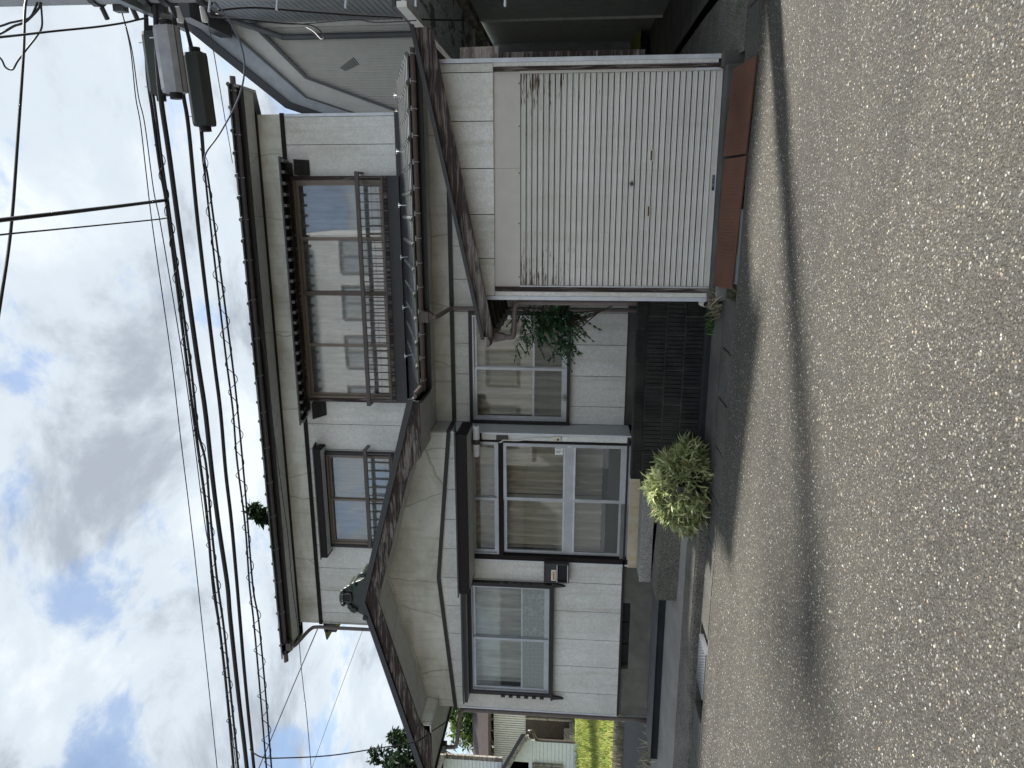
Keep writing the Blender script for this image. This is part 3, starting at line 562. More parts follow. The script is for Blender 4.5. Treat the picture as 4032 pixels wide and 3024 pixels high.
# skirt roof over the recessed wall
sk = MB().px([(8.93, 3.40), (10.9, 4.02), (10.9, 3.90), (8.93, 3.345)], -2.42, 1.72).px([(9.62, 3.617), (10.9, 4.02), (10.9, 3.90), (9.62, 3.54)], -4.85, -2.42).build('skirt_roof', 'dark_metal', house)
tile_rows(sk, -2.34, 1.74, 8.86, 3.395, .30, 7)
MB().box(-2.36, 1.30, YD-.06, YD-.009, 3.98, 4.06).build('flashing', 'dark_metal', sk)
MB().box(-2.40, 1.70, 9.045, 9.085, 3.26, 3.37).build('fascia', 'dark_trim', sk)
soffit_run(-2.40, 1.68, 9.088, YB-.005, 3.300, .82)
MB().px([(8.93, 3.335), (9.05, 3.26), (9.56, 3.26), (10.9, 3.72), (10.9, 3.93)], 1.685, 1.72).build('bargeboard', 'dark_trim', sk)
lg = half_gutter('gutter', 'x', -2.42, 1.78, 8.965, 3.365, .052, house)
for i in range(14): a = -2.25+i*.305; MB().box(a-.006, a+.006, 8.90, 8.965, 3.362, 3.374).box(a-.03, a+.03, 8.895, 8.905, 3.362, 3.372).tube([(a, 8.965+math.cos(t)*.057, 3.365+math.sin(t)*.057) for t in [math.pi+k*math.pi/6 for k in range(7)]], .005, 4).build('gutter_bracket', 'silver_trim', lg)
for i in range(6):   # snow stops on the tiles
    a = -2.0+i*.66; MB().tube([(a, 9.35, 3.58), (a, 9.30, 3.64), (a, 9.27, 3.66), (a, 9.24, 3.62)], .006, 5).tube([(a-.03, 9.27, 3.655), (a+.03, 9.27, 3.655)], .006, 5).build('snow_stop', 'silver_trim', sk)
MB().box(-1.48, -1.34, 8.90, 9.03, 3.24, 3.37).py([(-1.475, 3.24), (-1.345, 3.24), (-1.375, 3.19), (-1.445, 3.19)], 8.92, 9.01).build('hopper', 'brown_metal', house)
MB().tube(smoothpts([(-1.41, 8.965, 3.21), (-1.41, 8.98, 3.14), (-1.38, 9.40, 3.06), (-1.375, 9.47, 2.97), (-1.375, 9.47, 2.6), (-1.375, 9.47, .36)], 5), .03, 10).build('downpipe', 'gutter_brown', house, smooth=True)
# porch gable roof
RX, RZ, SL, YV = -5.24, 4.18, .268, 8.45
def rz(x, d=0.0): return RZ-d-SL*abs(x-RX)
xl, xr = -8.08, -2.40
pr = MB().py([(xl, rz(xl)), (RX, RZ), (RX, RZ-.12), (xl, rz(xl, .12))], YV+.01, 11.3).py([(RX, RZ), (xr, rz(xr)), (xr, rz(xr, .12)), (RX, RZ-.12)], YV+.01, 10.9).build('gable_roof', 'tile', house)
MB().py([(xl-.03, rz(xl)-.058), (RX, RZ-.045), (xr+.03, rz(xr)-.058), (xr+.03, rz(xr)+.022), (RX, RZ+.028), (xl-.03, rz(xl)+.022)], YV-.035, YV+.008).build('verge_cap', 'dark_metal', pr)
def flare(sgn):
    pts = [(RX+sgn*1.79, 3.487), (RX+sgn*1.90, 3.447), (RX+sgn*1.98, 3.405), (RX+sgn*2.05, 3.345), (RX+sgn*2.10, 3.298), (RX+sgn*2.825, 3.298), (RX+sgn*2.825, rz(RX+2.825, .058))]
    return pts
bb = MB()
for sg in (1, -1):
    p = [(RX, RZ-.047), (RX, 3.962)]+flare(sg); bb.py(p if sg == 1 else p[::-1], YV, YV+.03)
bb.build('bargeboard', 'peel', pr)
for i in range(4):       # sloping soffit boards both sides
    for sg in (1, -1):
        a, b = RX+sg*(.002+i*.55), RX+sg*min((i+1)*.55-.002, 2.1)
        if sg*(b-a) <= 0: continue
        z = lambda x: 3.985-SL*abs(x-RX)
        MB().py([(a, z(a)), (b, z(b)), (b, z(b)+.02), (a, z(a)+.02)], YV+.032, YA-.006).build('soffit_panel', 'soffit', pr)
MB().py([(RX-2.02, 3.46), (RX, 3.995), (RX+2.02, 3.46), (RX+2.02, 3.43), (RX, 3.965), (RX-2.02, 3.43)], YA-.03, YA-.007).build('soffit_moulding', 'plaster', pr)
MB().box(xr-.73, xr-.01, YV+.032, YA-.005, 3.302, 3.32).build('box_soffit', 'soffit', pr); MB().box(-2.995, xr-.01, YA-.004, YB-.005, 3.302, 3.318).build('box_soffit', 'soffit', pr)
MB().box(xl+.01, -7.345, YV+.032, 11, 3.302, 3.32).build('box_soffit', 'soffit', pr); MB().box(-7.345, -7.2, YV+.032, YA-.006, 3.302, 3.32).build('box_soffit', 'soffit', pr); MB().box(-7.21, -7.195, YV+.032, YA-.006, 3.322, 3.47).build('riser', 'plaster', pr)
MB().box(xr-.74, xr-.725, YV+.032, YA-.006, 3.322, 3.40).build('riser', 'plaster', pr)
MB().box(xr-.03, xr, YV+.035, 9.05, 3.27, 3.37).build('fascia', 'dark_trim', pr); MB().box(xl, xl+.03, YV+.035, 11, 3.27, 3.37).build('fascia', 'dark_trim', pr)
half_gutter('gutter', 'y', YV+.02, 8.915, xr+.06, 3.37, .05, pr); half_gutter('gutter', 'y', YV+.02, 10.9, xl-.06, 3.37, .05, pr)
MB().box(-8.2, -8.08, 9.09, 9.21, 3.22, 3.36).build('hopper', 'brown_metal', house)
MB().tube(smoothpts([(-8.14, 9.15, 3.24), (-8.14, 9.15, 3.14), (-8.06, 9.14, 3.06), (-7.55, 9.12, 2.99), (-7.43, 9.11, 2.94), (-7.415, 9.105, 2.8), (-7.415, 9.105, 2.0), (-7.415, 9.105, .14)], 5), .032, 10).build('downpipe', 'gutter_brown', house, smooth=True)
# ridge and end ornament
MB().tube([(RX, 8.52, RZ+.09), (RX, 11, RZ+.09)], .075, 12).box(RX-.09, RX+.09, 8.52, 10.9, RZ-.05, RZ+.06).build('ridge', 'tile_green', pr)
ORN = [(-4.809, 4.067), (-4.893, 4.145), (-4.927, 4.192), (-4.945, 4.237), (-4.972, 4.298), (-5.032, 4.368), (-5.059, 4.43), (-5.102, 4.47), (-5.177, 4.501), (-5.242, 4.505), (-5.323, 4.484), (-5.346, 4.447), (-5.303, 4.407), (-5.351, 4.388), (-5.415, 4.362), (-5.437, 4.303), (-5.418, 4.257), (-5.463, 4.177), (-5.485, 4.118), (-5.377, 4.097), (-5.24, 4.16)]
orn = MB().py(ORN[::-1], 8.44, 8.53).build('ridge_ornament', 'tile_green', pr, bevel=.01)
for (a, b), r in zip([(-4.834, 4.145), (-5.04, 4.341), (-4.992, 4.276), (-5.324, 4.344), (-5.37, 4.287), (-5.482, 4.144), (-5.101, 4.442), (-5.288, 4.442)], (.04, .045, .042, .04, .042, .04, .025, .025)):
    MB().tube([(a, 8.405, b), (a, 8.43, b), (a, 8.66 if r > .03 else 8.5, b)], [r*.8, r, r], 14).tube([(a+math.cos(t)*r*.95*(1-t/9), 8.404, b+math.sin(t)*r*.95*(1-t/9)) for t in [k*.5 for k in range(15)]], .006, 5).build('scroll', 'tile_green', orn, smooth=False)
rect_frame(MB(), -5.25, -5.115, 4.315, 4.45, 8.405, 8.44, .022).build('crest_frame', 'tile_green', orn, bevel=.008)
MB().box(-5.225, -5.14, 8.415, 8.44, 4.34, 4.425).build('crest_panel', 'black', orn)

# ---------------------------------------------------------------- garage
YG = 7.5
gar = thing('garage', (.2, 8.6, 0), 'small garage with a pale ribbed roller shutter and sloping brown roof edge', 'garage')
MB().box(-.965, 1.355, 7.62, 9.5, -.1, 2.25).py([(-.965, 2.25), (1.355, 2.25), (1.355, 2.84), (-.965, 2.34)], 7.62, 9.5).build('dark_core', 'inner_dark', gar)  # solid dark core added in place of the garage interior
MB().box(-.985, -.967, 7.53, 9.54, -.1, 2.32).build('side_wall', 'siding', gar); MB().box(1.357, 1.372, 7.53, 9.54, -.1, 2.86).build('side_wall', 'dark_wall', gar)
gw = MB().box(-.94, 1.33, YG+.018, YG+.03, 2.24, 2.30).box(-.94, -.91, YG+.018, YG+.03, 0, 2.3).box(1.305, 1.33, YG+.018, YG+.03, 0, 2.3).build('wall', 'inner_dark', gar)
gz = lambda x: 2.345+(x+1.33)*.205
wall_panels(gw, [-.95, -.56, -.11, .345, .80, 1.255, 1.34], 2.225, gz, YG, [])
MB().box(-.95, -.902, YG, YG+.016, .02, 2.22).build('siding_panel', 'siding', gw); MB().box(1.303, 1.34, YG, YG+.016, .05, 2.22).build('siding_panel', 'siding', gw)
MB().box(-.99, -.951, YG-.01, YG+.06, .02, 2.40).build('corner_trim', 'silver_trim', gar); MB().box(1.341, 1.38, YG-.01, YG+.06, .03, 2.86).build('corner_trim', 'silver_trim', gar)
MB().box(-.90, -.853, YG-.008, YG+.06, .0, 2.222).build('post', 'post_wood', gar); MB().box(1.262, 1.302, YG-.008, YG+.06, .0, 2.222).build('post', 'post_wood', gar)
MB().box(-.853, -.84, YG+.004, YG+.07, 0, 1.96).build('guide_rail', 'silver_trim', gar); MB().box(1.238, 1.262, YG+.004, YG+.07, 0, 1.96).build('guide_rail', 'beige_metal', gar); MB().box(1.241, 1.261, YG-.002, YG+.003, .04, .26).build('guide_patch', 'silver_trim', gar)
for a, b in ((-.852, .345), (.347, 1.26)): MB().box(a, b, YG+.02, YG+.06, 1.955, 2.224).build('shutter_box', 'beige_metal', gar)
for i, (sx_, sz_) in enumerate(((-.75, 1.967), (-.2, 1.967), (.3, 1.967), (.75, 1.967), (1.15, 1.967))): MB().tube([(sx_, YG+.014, sz_), (sx_, YG+.022, sz_)], .007, 8).build('screw', 'post_dark', gar)
sh = MB().box(-.84, 1.238, YG+.045, YG+.06, .0, 1.96).build('roller_shutter', 'inner_dark', gar)
PIT = .0575
pr_ = [(.0, .004), (.003, -.014), (.012, -.018), (.017, -.007), (.022, -.007), (.026, -.014), (.031, -.014), (.035, -.007), (.040, -.007), (.044, -.017), (.049, -.016), (.050, .004)]
SLAT = mesh_only(MB().px([(y, z) for z, y in pr_], -.838, 1.236), 'slat', 'shutter')
for i in range(33): inst('slat', SLAT, (rr.uniform(-.001, .001), YG+.038+rr.uniform(-.002, .002), .058+i*PIT), sh, (rr.uniform(-.02, .02), rr.uniform(-.0006, .0006), 0))
MB().box(-.838, 1.236, YG+.022, YG+.05, .0, .056).build('bottom_bar', 'beige_metal', sh); MB().box(-.838, 1.236, YG+.014, YG+.05, .0, .009).build('bottom_lip', 'silver_trim', sh)
bx = MB().box(.12, .27, YG+.017, YG+.0215, .012, .036).build('maker_plate', 'navy', sh, bevel=.003)
lk = MB().tube([(.19, YG+.004, .83), (.19, YG+.026, .83)], .024, 16).build('lock', 'galvanised', sh); MB().tube([(.19, YG+.001, .83), (.19, YG+.004, .83)], .015, 12).build('lock_face', 'post_dark', lk)
for a, z in ((-.08, .65), (.46, .645)):
    rect_frame(MB(), a-.055, a+.055, z-.017, z+.017, YG+.006, YG+.024, .008).build('pull_slot', 'plastic_cream', sh); MB().box(a-.046, a+.046, YG+.016, YG+.024, z-.009, z+.009).build('slot_recess', 'bronze_dark', sh)
# threshold and footings
MB().box(-.86, 1.27, 7.36, 7.62, -.25, -.004).build('threshold', 'concrete_dark', gar, bevel=.012); MB().box(1.25, 1.395, 7.42, 7.62, -.2, .028).build('footing', 'concrete_dark', gar, bevel=.015); MB().box(-.985, -.86, 7.44, 7.62, -.2, .016).build('footing', 'foundation', gar, bevel=.012)
for i, a in enumerate((-.80, -.45, -.1)): MB().box(a-.16, a+.16, 7.325, 7.358, -.2, -.035+.004*i).build('edging_stone', 'concrete', gar, bevel=.01)
# roof
g0, g1 = -1.36, 1.63
gt = lambda x, d=0: 2.352+(x-g0)*.2135-d
gr = MB().py([(g0, gt(g0, .03)), (g1, gt(g1, .03)), (g1, gt(g1, .07)), (g0, gt(g0, .07))], 7.31, 9.5).build('roof', 'brown_metal', gar)
MB().py([(g0-.02, gt(g0-.02)), (g1+.02, gt(g1+.02)), (g1+.02, gt(g1+.02, .042)), (g0-.02, gt(g0-.02, .036))], 7.26, 7.30).build('verge_cap', 'dark_metal', gr)
MB().py([(g0, gt(g0, .037)), (g1, gt(g1, .043)), (g1, gt(g1, .205)), (g0+.05, gt(g0+.05, .14)), (g0, gt(g0, .12))], 7.302, 7.33).build('verge_board', 'peel_garage', gr)
for i in range(6): y = 7.5+i*.36; MB().py([(g0, gt(g0, .071)), (-1.0, gt(-1.0, .071)), (-1.0, gt(-1.0, .12)), (g0, gt(g0, .10))], y, y+.045).build('rafter', 'dark_trim', gr)
gg = half_gutter('gutter', 'y', 7.20, 9.4, -1.40, 2.285, .05, gar)
for i in range(5): y = 7.32+i*.4; MB().tube([(-1.40+math.cos(t)*.055, y, 2.285+math.sin(t)*.055) for t in [math.pi+k*math.pi/6 for k in range(7)]], .007, 5).build('gutter_bracket', 'gutter_brown', gg)
MB().py([(-1.45, 2.24), (-1.35, 2.24), (-1.37, 2.12), (-1.43, 2.12)], 7.50, 7.60).build('hopper', 'gutter_brown', gar)
MB().tube(smoothpts([(-1.40, 7.55, 2.14), (-1.40, 7.55, 2.07), (-1.37, 7.56, 2.03), (-1.10, 7.62, 2.02), (-1.045, 7.635, 1.985), (-1.035, 7.64, 1.9), (-1.035, 7.64, 1.6), (-1.035, 7.64, .715)], 5), .03, 10).build('downpipe', 'gutter_brown', gar, smooth=True)
MB().box(-1.005, -.99, 7.62, 7.66, 1.80, 1.83).build('pipe_clip', 'silver_trim', gar)

# ---------------------------------------------------------------- steps, wall, small things by the house
def slab_thing(name, poly, z0, z1, mat, label, cat, **k): o = MB().pz(poly, z0, z1).build(name, mat, bevel=.012); return tag(o, label, cat)
slab_thing('entrance_step', [(-4.93, 9.094), (-4.90, 8.66), (-3.07, 8.66), (-3.07, 9.094)], .29, .452, 'step_agg', 'upper rough concrete step directly below the sliding doors', 'step')
slab_thing('entrance_step', [(-4.93, 8.9), (-4.80, 8.06), (-4.55, 8.03), (-3.07, 8.05), (-3.07, 8.655), (-4.91, 8.655)], .02, .30, 'aggregate', 'lower wide concrete step jutting out towards the street', 'step')
sl = MB().pz([(-7.60, 9.115), (-7.60, 8.50), (-4.96, 8.53), (-4.96, 9.115)], .195, .205).build('terrace_slab', 'slab', bevel=.004); tag(sl, 'low grey terrace slab with a dark face under the left window', 'slab')
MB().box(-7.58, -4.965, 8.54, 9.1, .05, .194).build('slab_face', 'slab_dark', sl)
# steel plates bridging the gutter
def plate(label, pts, seed):
    t = thing('steel_plate', ((pts[0][0]+pts[2][0])/2, 7.05, -.1), label, 'plate', 'red-brown steel plates before the garage')
    n = Vector((0, -.2, 1)).normalized()*.012; b = MB(); v = [Vector(p) for p in pts]
    b.add(v+[p+n for p in v], [(0, 3, 2, 1), (4, 5, 6, 7), (0, 1, 5, 4), (1, 2, 6, 5), (2, 3, 7, 6), (3, 0, 4, 7)]); b.build('plate', 'steel_plate', t)
    for r in range(9):
        for c in range(30):
            pass
    rb = MB()
    for k in range(38):
        f = (k+.5)/38; a = v[0].lerp(v[1], f)+n; d = v[3].lerp(v[2], f)+n; e = (v[1]-v[0]).normalized()*.004
        rb.add([a-e, a+e, d+e, d-e, a+n*.2, d+n*.2], [(0, 4, 5, 3), (1, 2, 5, 4)])
    rb.build('tread_ribs', 'steel_plate', t)
plate('right red-brown ribbed steel plate before the garage, tilted up at one end', [(.425, 6.80, -.125), (1.225, 6.74, -.14), (1.20, 7.24, -.055), (.43, 7.29, -.02)], 1)
plate('left red-brown ribbed steel plate before the garage, lying over the grate', [(-.80, 6.93, -.118), (.405, 6.80, -.128), (.405, 7.30, -.035), (-.81, 7.36, -.028)], 2)
# block wall
bw_ = thing('block_wall', (-2.03, 7.76, -.1), 'low dark mossy wall of ribbed concrete blocks between garage and steps', 'wall')
YW = 7.70
blk = MB().box(-.19, .19, .012, .12, 0, .193)
for k in range(8): a = -.19+k*.38/8; blk.py([(a+.003, .006), (a+.038, .006), (a+.040, .187), (a+.005, .187)], 0.0, .012)
BLK = mesh_only(blk, 'block', 'block')
for cidx, z in enumerate((-.015, .187, .389)):
    x = -1.19-(.195 if cidx % 2 == 0 else 0); xx = x
    if cidx % 2 == 0: inst('block', BLK, (-1.088, YW+.004, z), bw_, scale=(.48, 1, 1))
    while xx > -2.98: inst('block', BLK, (xx, YW+rr.uniform(0, .006), z), bw_, (0, 0, rr.uniform(-.006, .006))); xx -= .392
    e = xx+.196; 
    if e+3.06 > .06: inst('block', BLK, ((e-3.06)/2, YW+.003, z), bw_, scale=((e+3.06)/.39, 1, 1))
MB().box(-3.055, -1.0, YW+.016, YW+.115, -.2, .60).build('mortar', 'mortar', bw_)
for k in range(6):
    a = -1.0-k*.343; c = MB().box(a-.340, a, YW-.004, YW+.13, .592, .705)
    for j in range(14): c.box(a-.335+j*.024, a-.335+j*.024+.016, YW-.012, YW-.004, .60, .69)
    c.build('coping_block', 'block', bw_, bevel=.004)
MB().box(-3.07, -.99, YW-.03, YW+.16, -.3, -.02).build('footing', 'slab_dark', bw_, bevel=.02)
pe = MB().tube([(-1.03, 7.58, .0), (-1.03, 7.72, .03)], .036, 16, cap=False).tube([(-1.03, 7.581, .0), (-1.03, 7.72, .03)], .031, 16, cap=False).build('pipe_end', 'white_metal'); tag(pe, 'short white drain pipe end sticking out beside the garage foot', 'pipe')
MB().tube([(-1.03, 7.62, .009), (-1.03, 7.70, .026)], .031, 16).build('bore', 'black', pe)
# mailbox
mb_ = thing('mailbox', (-5.01, 9.05, 1.39), 'grey metal mailbox with a paper sticker, on the wall beside the doors', 'mailbox')
rect_frame(MB(), -5.155, -4.865, 1.385, 1.735, 8.99, 9.098, .014).box(-5.14, -4.88, 9.05, 9.098, 1.40, 1.72).build('case', 'post_dark', mb_)
MB().box(-5.138, -4.882, 8.996, 9.006, 1.56, 1.715).build('upper_panel', 'dark_metal', mb_); MB().box(-5.138, -4.882, 9.02, 9.03, 1.402, 1.545).build('slot', 'black', mb_)
MB().box(-5.141, -4.879, 8.984, 9.0, 1.547, 1.558).build('rim', 'silver_trim', mb_); MB().box(-5.141, -4.879, 8.984, 9.0, 1.399, 1.409).build('rim', 'silver_trim', mb_)
st = MB().box(-5.125, -4.96, 8.992, 8.995, 1.57, 1.632).build('sticker', 'paper', mb_); MB().box(-5.115, -4.975, 8.9905, 8.992, 1.577, 1.622).build('sticker_field', 'sticker', st); MB().box(-5.105, -5.01, 8.989, 8.9905, 1.588, 1.606).box(-5.0, -4.985, 8.989, 8.9905, 1.588, 1.608).build('sticker_print', 'sticker_print', st)
# lamp, nameplate, switch, cable by the door
lp = thing('wall_lamp', (-3.05, 8.98, 2.6), 'white cylindrical lamp with a brown band at the corner above the doors', 'lamp')
MB().tube([(-2.875, 8.97, 2.655), (-2.885, 8.97, 2.655), (-3.06, 8.97, 2.655)], [.036, .042, .046], 18).build('lamp_shade', 'lamp_white', lp); MB().tube([(-3.12, 8.97, 2.655), (-3.29, 8.97, 2.655), (-3.30, 8.97, 2.655)], [.046, .042, .036], 18).build('lamp_shade', 'lamp_white', lp)
MB().tube([(-3.056, 8.97, 2.655), (-3.124, 8.97, 2.655)], .05, 18).box(-3.12, -3.06, 8.98, 9.098, 2.63, 2.68).build('lamp_body', 'brown_metal', lp); MB().tube([(-2.862, 8.97, 2.655), (-2.876, 8.97, 2.655)], .01, 8).build('finial', 'black', lp)
MB().box(-3.10, -3.01, 9.08, 9.098, 2.60, 2.73).build('back_plate', 'peel', lp)
npl = thing('nameplate', (-3.06, 9.08, 2.25), 'small dark worn nameplate under the lamp', 'nameplate'); MB().box(-3.10, -3.035, 9.075, 9.098, 2.24, 2.40).build('plate', 'post_dark', npl, bevel=.004)
for k in range(4): MB().box(-3.088, -3.047, 9.0735, 9.075, 2.262+k*.034, 2.262+k*.034+.003).box(-3.069, -3.065, 9.0735, 9.075, 2.256+k*.034, 2.28+k*.034).build('worn_character', 'dark_metal', npl)
sw = thing('doorbell_switch', (-3.05, 9.08, 1.52), 'cream switch box on the narrow wall strip right of the doors', 'switch'); MB().box(-3.095, -3.03, 9.07, 9.098, 1.525, 1.635).build('plate', 'plastic_cream', sw, bevel=.004); MB().box(-3.082, -3.055, 9.064, 9.07, 1.555, 1.578).build('button', 'black', sw)
cb = MB().tube(smoothpts([(-3.13, 9.075, 2.36), (-3.12, 9.075, 2.32), (-3.10, 9.078, 2.30), (-3.098, 9.08, 2.1), (-3.075, 9.085, 1.98), (-3.062, 9.088, 1.88), (-3.06, 9.088, 1.636)], 6), .009, 7).build('bell_cable', 'white_metal'); tag(cb, 'white cable running down the wall strip to the switch', 'cable')
ns = MB().box(-3.085, -3.035, 9.094, 9.098, 1.44, 1.52).build('blank_notice', 'paper'); tag(ns, 'small blank white paper patch under the switch', 'paper')
dn = MB().box(-3.30, -3.20, 9.118, 9.122, 1.497, 1.605).build('door_notice', 'paper'); tag(dn, 'white notice stuck to the glass of the right door leaf', 'sticker'); MB().box(-3.215, -3.21, 9.1165, 9.118, 1.52, 1.59).box(-3.25, -3.245, 9.1165, 9.118, 1.51, 1.595).box(-3.27, -3.262, 9.1165, 9.118, 1.54, 1.59).build('print', 'post_dark', dn)
txt = bpy.data.curves.new('maker_text', 'FONT'); txt.body = '三和シャッター'; txt.size = .0165; txt.align_x = 'CENTER'; txt.align_y = 'CENTER'; txt.extrude = .0003
to = bpy.data.objects.new('text_source', txt); C.objects.link(to); dg = bpy.context.evaluated_depsgraph_get(); dg.update()
lm_ = bpy.data.meshes.new_from_object(to.evaluated_get(dg)); bpy.data.objects.remove(to); lm_.materials.clear(); lm_.materials.append(M['print_white'])
inst('maker_lettering', lm_, (.212, YG+.0163, .024), sh, (R(90), 0, 0))

# ---------------------------------------------------------------- plants
def leaf_mesh(l, w_, bend, name, mat):
    V = [(0, -w_*.25, 0), (0, w_*.25, 0), (l*.35, -w_*.5, bend*.3), (l*.35, w_*.5, bend*.3), (l*.7, -w_*.38, bend*.1), (l*.7, w_*.38, bend*.1), (l, 0, -bend)]
    return mesh_only(MB().add(V, [(0, 2, 3, 1), (2, 4, 5, 3), (4, 6, 5)]), name, mat)
def leaf_geo(p, d, l, w_, rng):
    d = d.normalized(); s_ = d.cross(Vector((rng.gauss(0, .5), rng.gauss(0, .5), 1))); s_ = s_.normalized() if s_.length > 1e-4 else Vector((1, 0, 0)); u = s_.cross(d)
    return [p-s_*w_*.25, p+s_*w_*.25, p+d*l*.4+s_*w_*.5+u*l*.05, p+d*l*.4-s_*w_*.5+u*l*.05, p+d*l-u*l*.08]
def shrub():
    t = thing('bamboo_shrub', (-3.0, 7.46, -.1), 'round pale green shrub of narrow striped leaves before the steps', 'shrub')
    rng = random.Random(11); meshes = [leaf_mesh(.125, .023, .012, 'leaf', 'bamboo_leaf'), leaf_mesh(.10, .021, .02, 'leaf', 'bamboo_leaf'), leaf_mesh(.145, .024, .03, 'leaf', 'bamboo_leaf')]
    cen = Vector((-3.02, 7.46, .11)); rad = Vector((.52, .37, .41)); V = []; F = []; K = []; cnt = 0; tries = 0; tufts = []
    for i in range(430):
        while True:
            d = Vector((rng.gauss(0, 1), rng.gauss(0, 1), rng.gauss(0, 1))).normalized(); rr_ = rng.uniform(.55, 1.0)**.6*(1+.10*math.sin(d.x*7+2)*math.cos(d.z*6))
            p = cen+Vector((d.x*rad.x, d.y*rad.y, d.z*rad.z))*rr_
            if p.z > -.07 and not (p.y > 7.66): break
        tufts.append((p, d))
    tufts.sort(key=lambda q: q[0].y-q[0].z*.5)
    for p, d in tufts:
        nl = rng.randint(5, 8)
        for k in range(nl):
            dd = (d*.45+Vector((rng.gauss(0, .7), rng.gauss(0, .7), rng.gauss(.2, .6)))).normalized()
            if cnt < 300 and k < 2:
                o = inst('leaf', meshes[rng.randint(0, 2)], p, t, dd.to_track_quat('X', 'Z').to_euler()); o.rotation_euler.rotate_axis('X', rng.uniform(-1, 1)); cnt += 1
            else:
                g = leaf_geo(p, dd, rng.uniform(.08, .145), rng.uniform(.018, .026), rng); b = len(V); V += [tuple(q) for q in g]; F += [(b, b+1, b+2, b+3), (b+3, b+2, b+4)]
                c = Vector((.20, .26, .09)).lerp(Vector((.56, .59, .33)), rng.random()**1.2) if rng.random() > .03 else Vector((.35, .22, .08)); K += [tuple(c)]*5
    colored('foliage', V, F, K, 'leaf', parent=t)
    s_ = MB()
    for k in range(40):
        a = rng.uniform(0, 6.28); q = Vector((-3.02+math.cos(a)*.2, 7.46+math.sin(a)*.12, -.12)); e = cen+Vector((math.cos(a)*.38, math.sin(a)*.25, rng.uniform(.0, .28))); s_.tube([q, q.lerp(e, .5)+Vector((0, 0, .08)), e], [.004, .003, .002], 4)
    s_.build('stems', 'bark', t, kind='stuff')
shrub()
def nandina():
    t = thing('nandina_bush', (-1.55, 8.5, .33), 'tall dark green bush with pointed leaflets before the recessed window', 'bush')
    rng = random.Random(5); lm = [leaf_mesh(.07, .03, .006, 'leaf', 'nandina_leaf'), leaf_mesh(.055, .024, .01, 'leaf', 'nandina_leaf')]
    V = []; F = []; K = []; cnt = 0; stems = MB(); tw = MB()
    base = [Vector((-1.10, 8.45, .33)), Vector((-1.22, 8.5, .33)), Vector((-1.3, 8.6, .33))]
    tips = []
    trunk = smoothpts([Vector((-1.04, 8.40, .33)), Vector((-1.12, 8.40, .80)), Vector((-1.28, 8.42, 1.15)), Vector((-1.45, 8.44, 1.45))], 6); stems.tube(trunk, [.012-.005*i/(len(trunk)-1) for i in range(len(trunk))], 6)
    for k in range(12):
        b0 = trunk[rng.randint(10, len(trunk)-1)]; tip = Vector((rng.uniform(-1.85, -1.15), rng.uniform(8.25, 8.75), rng.uniform(1.5, 2.15))); mid = b0.lerp(tip, .5)+Vector((rng.uniform(-.03, .06), 0, rng.uniform(.0, .06)))
        pts = smoothpts([b0, mid, tip], 6); stems.tube(pts, [.009-.006*i/(len(pts)-1) for i in range(len(pts))], 5); tips.append((tip, pts))
    for tip, pts in tips:
        for j in range(17):
            o = pts[rng.randint(int(len(pts)*.5), len(pts)-1)]; d = Vector((rng.gauss(-.25, .8), rng.gauss(-.1, .8), rng.gauss(-.05, .45))).normalized(); ln = rng.uniform(.1, .34); e = o+d*ln+Vector((0, 0, -ln*.25))
            if e.x < -2.0 or e.y > 9.3: continue
            tw.tube([o, o.lerp(e, .5)+Vector((0, 0, .02)), e], .0022, 3)
            for q in range(5):
                f = .3+.7*q/4; p = o.lerp(e, f)
                for sg in (1, -1):
                    dd = (d+d.cross(Vector((0, 0, 1)))*sg*rng.uniform(.5, 1.1)+Vector((0, 0, rng.uniform(-.6, .05)))).normalized()
                    if cnt < 300 and rng.random() < .22:
                        ob = inst('leaf', lm[rng.randint(0, 1)], p, t, dd.to_track_quat('X', 'Z').to_euler()); cnt += 1
                    else:
                        g = leaf_geo(p, dd, rng.uniform(.045, .08), rng.uniform(.02, .032), rng); b = len(V); V += [tuple(x) for x in g]; F += [(b, b+1, b+2, b+3), (b+3, b+2, b+4)]; K += [tuple(Vector((.018, .055, .024)).lerp(Vector((.07, .15, .055)), rng.random()))]*5
    colored('foliage', V, F, K, 'leaf', parent=t); stems.build('stems', 'bark', t, kind='stuff'); tw.build('twigs', 'nandina_leaf', t, kind='stuff')
nandina()
def weed(name, c, n, h, sp, cols, label, cat='weed', seed=1):
    rng = random.Random(seed); V = []; F = []; K = []
    for i in range(n):
        p = Vector((c[0]+rng.gauss(0, sp[0]), c[1]+rng.gauss(0, sp[1]), c[2])); d = Vector((rng.gauss(0, .6), rng.gauss(0, .6), 1)); l = h*rng.uniform(.5, 1.2); g = leaf_geo(p, d, l, h*.07+.003, rng); b = len(V); V += [tuple(q) for q in g]; F += [(b, b+1, b+2, b+3), (b+3, b+2, b+4)]; K += [tuple(Vector(cols[rng.randrange(len(cols))])*rng.uniform(.7, 1.2))]*5
    o = colored(name, V, F, K, 'leaf', label, cat, kind=None); return o
weed('dry_weed', (-1.0, 7.38, -.1), 90, .17, (.06, .05), [(.26, .23, .15), (.18, .15, .09), (.33, .30, .2)], 'tuft of dry brown grass at the left foot of the garage', seed=2)
weed('fern', (-1.2, 7.62, -.1), 70, .13, (.07, .04), [(.05, .13, .03), (.11, .22, .03), (.03, .08, .03)], 'small green fern growing at the foot of the block wall', 'fern', 3)
weed('weed', (-.83, 6.86, -.13), 30, .09, (.03, .02), [(.06, .12, .04), (.2, .2, .1)], 'thin weed at the kerb by the corner of the left steel plate', seed=4)
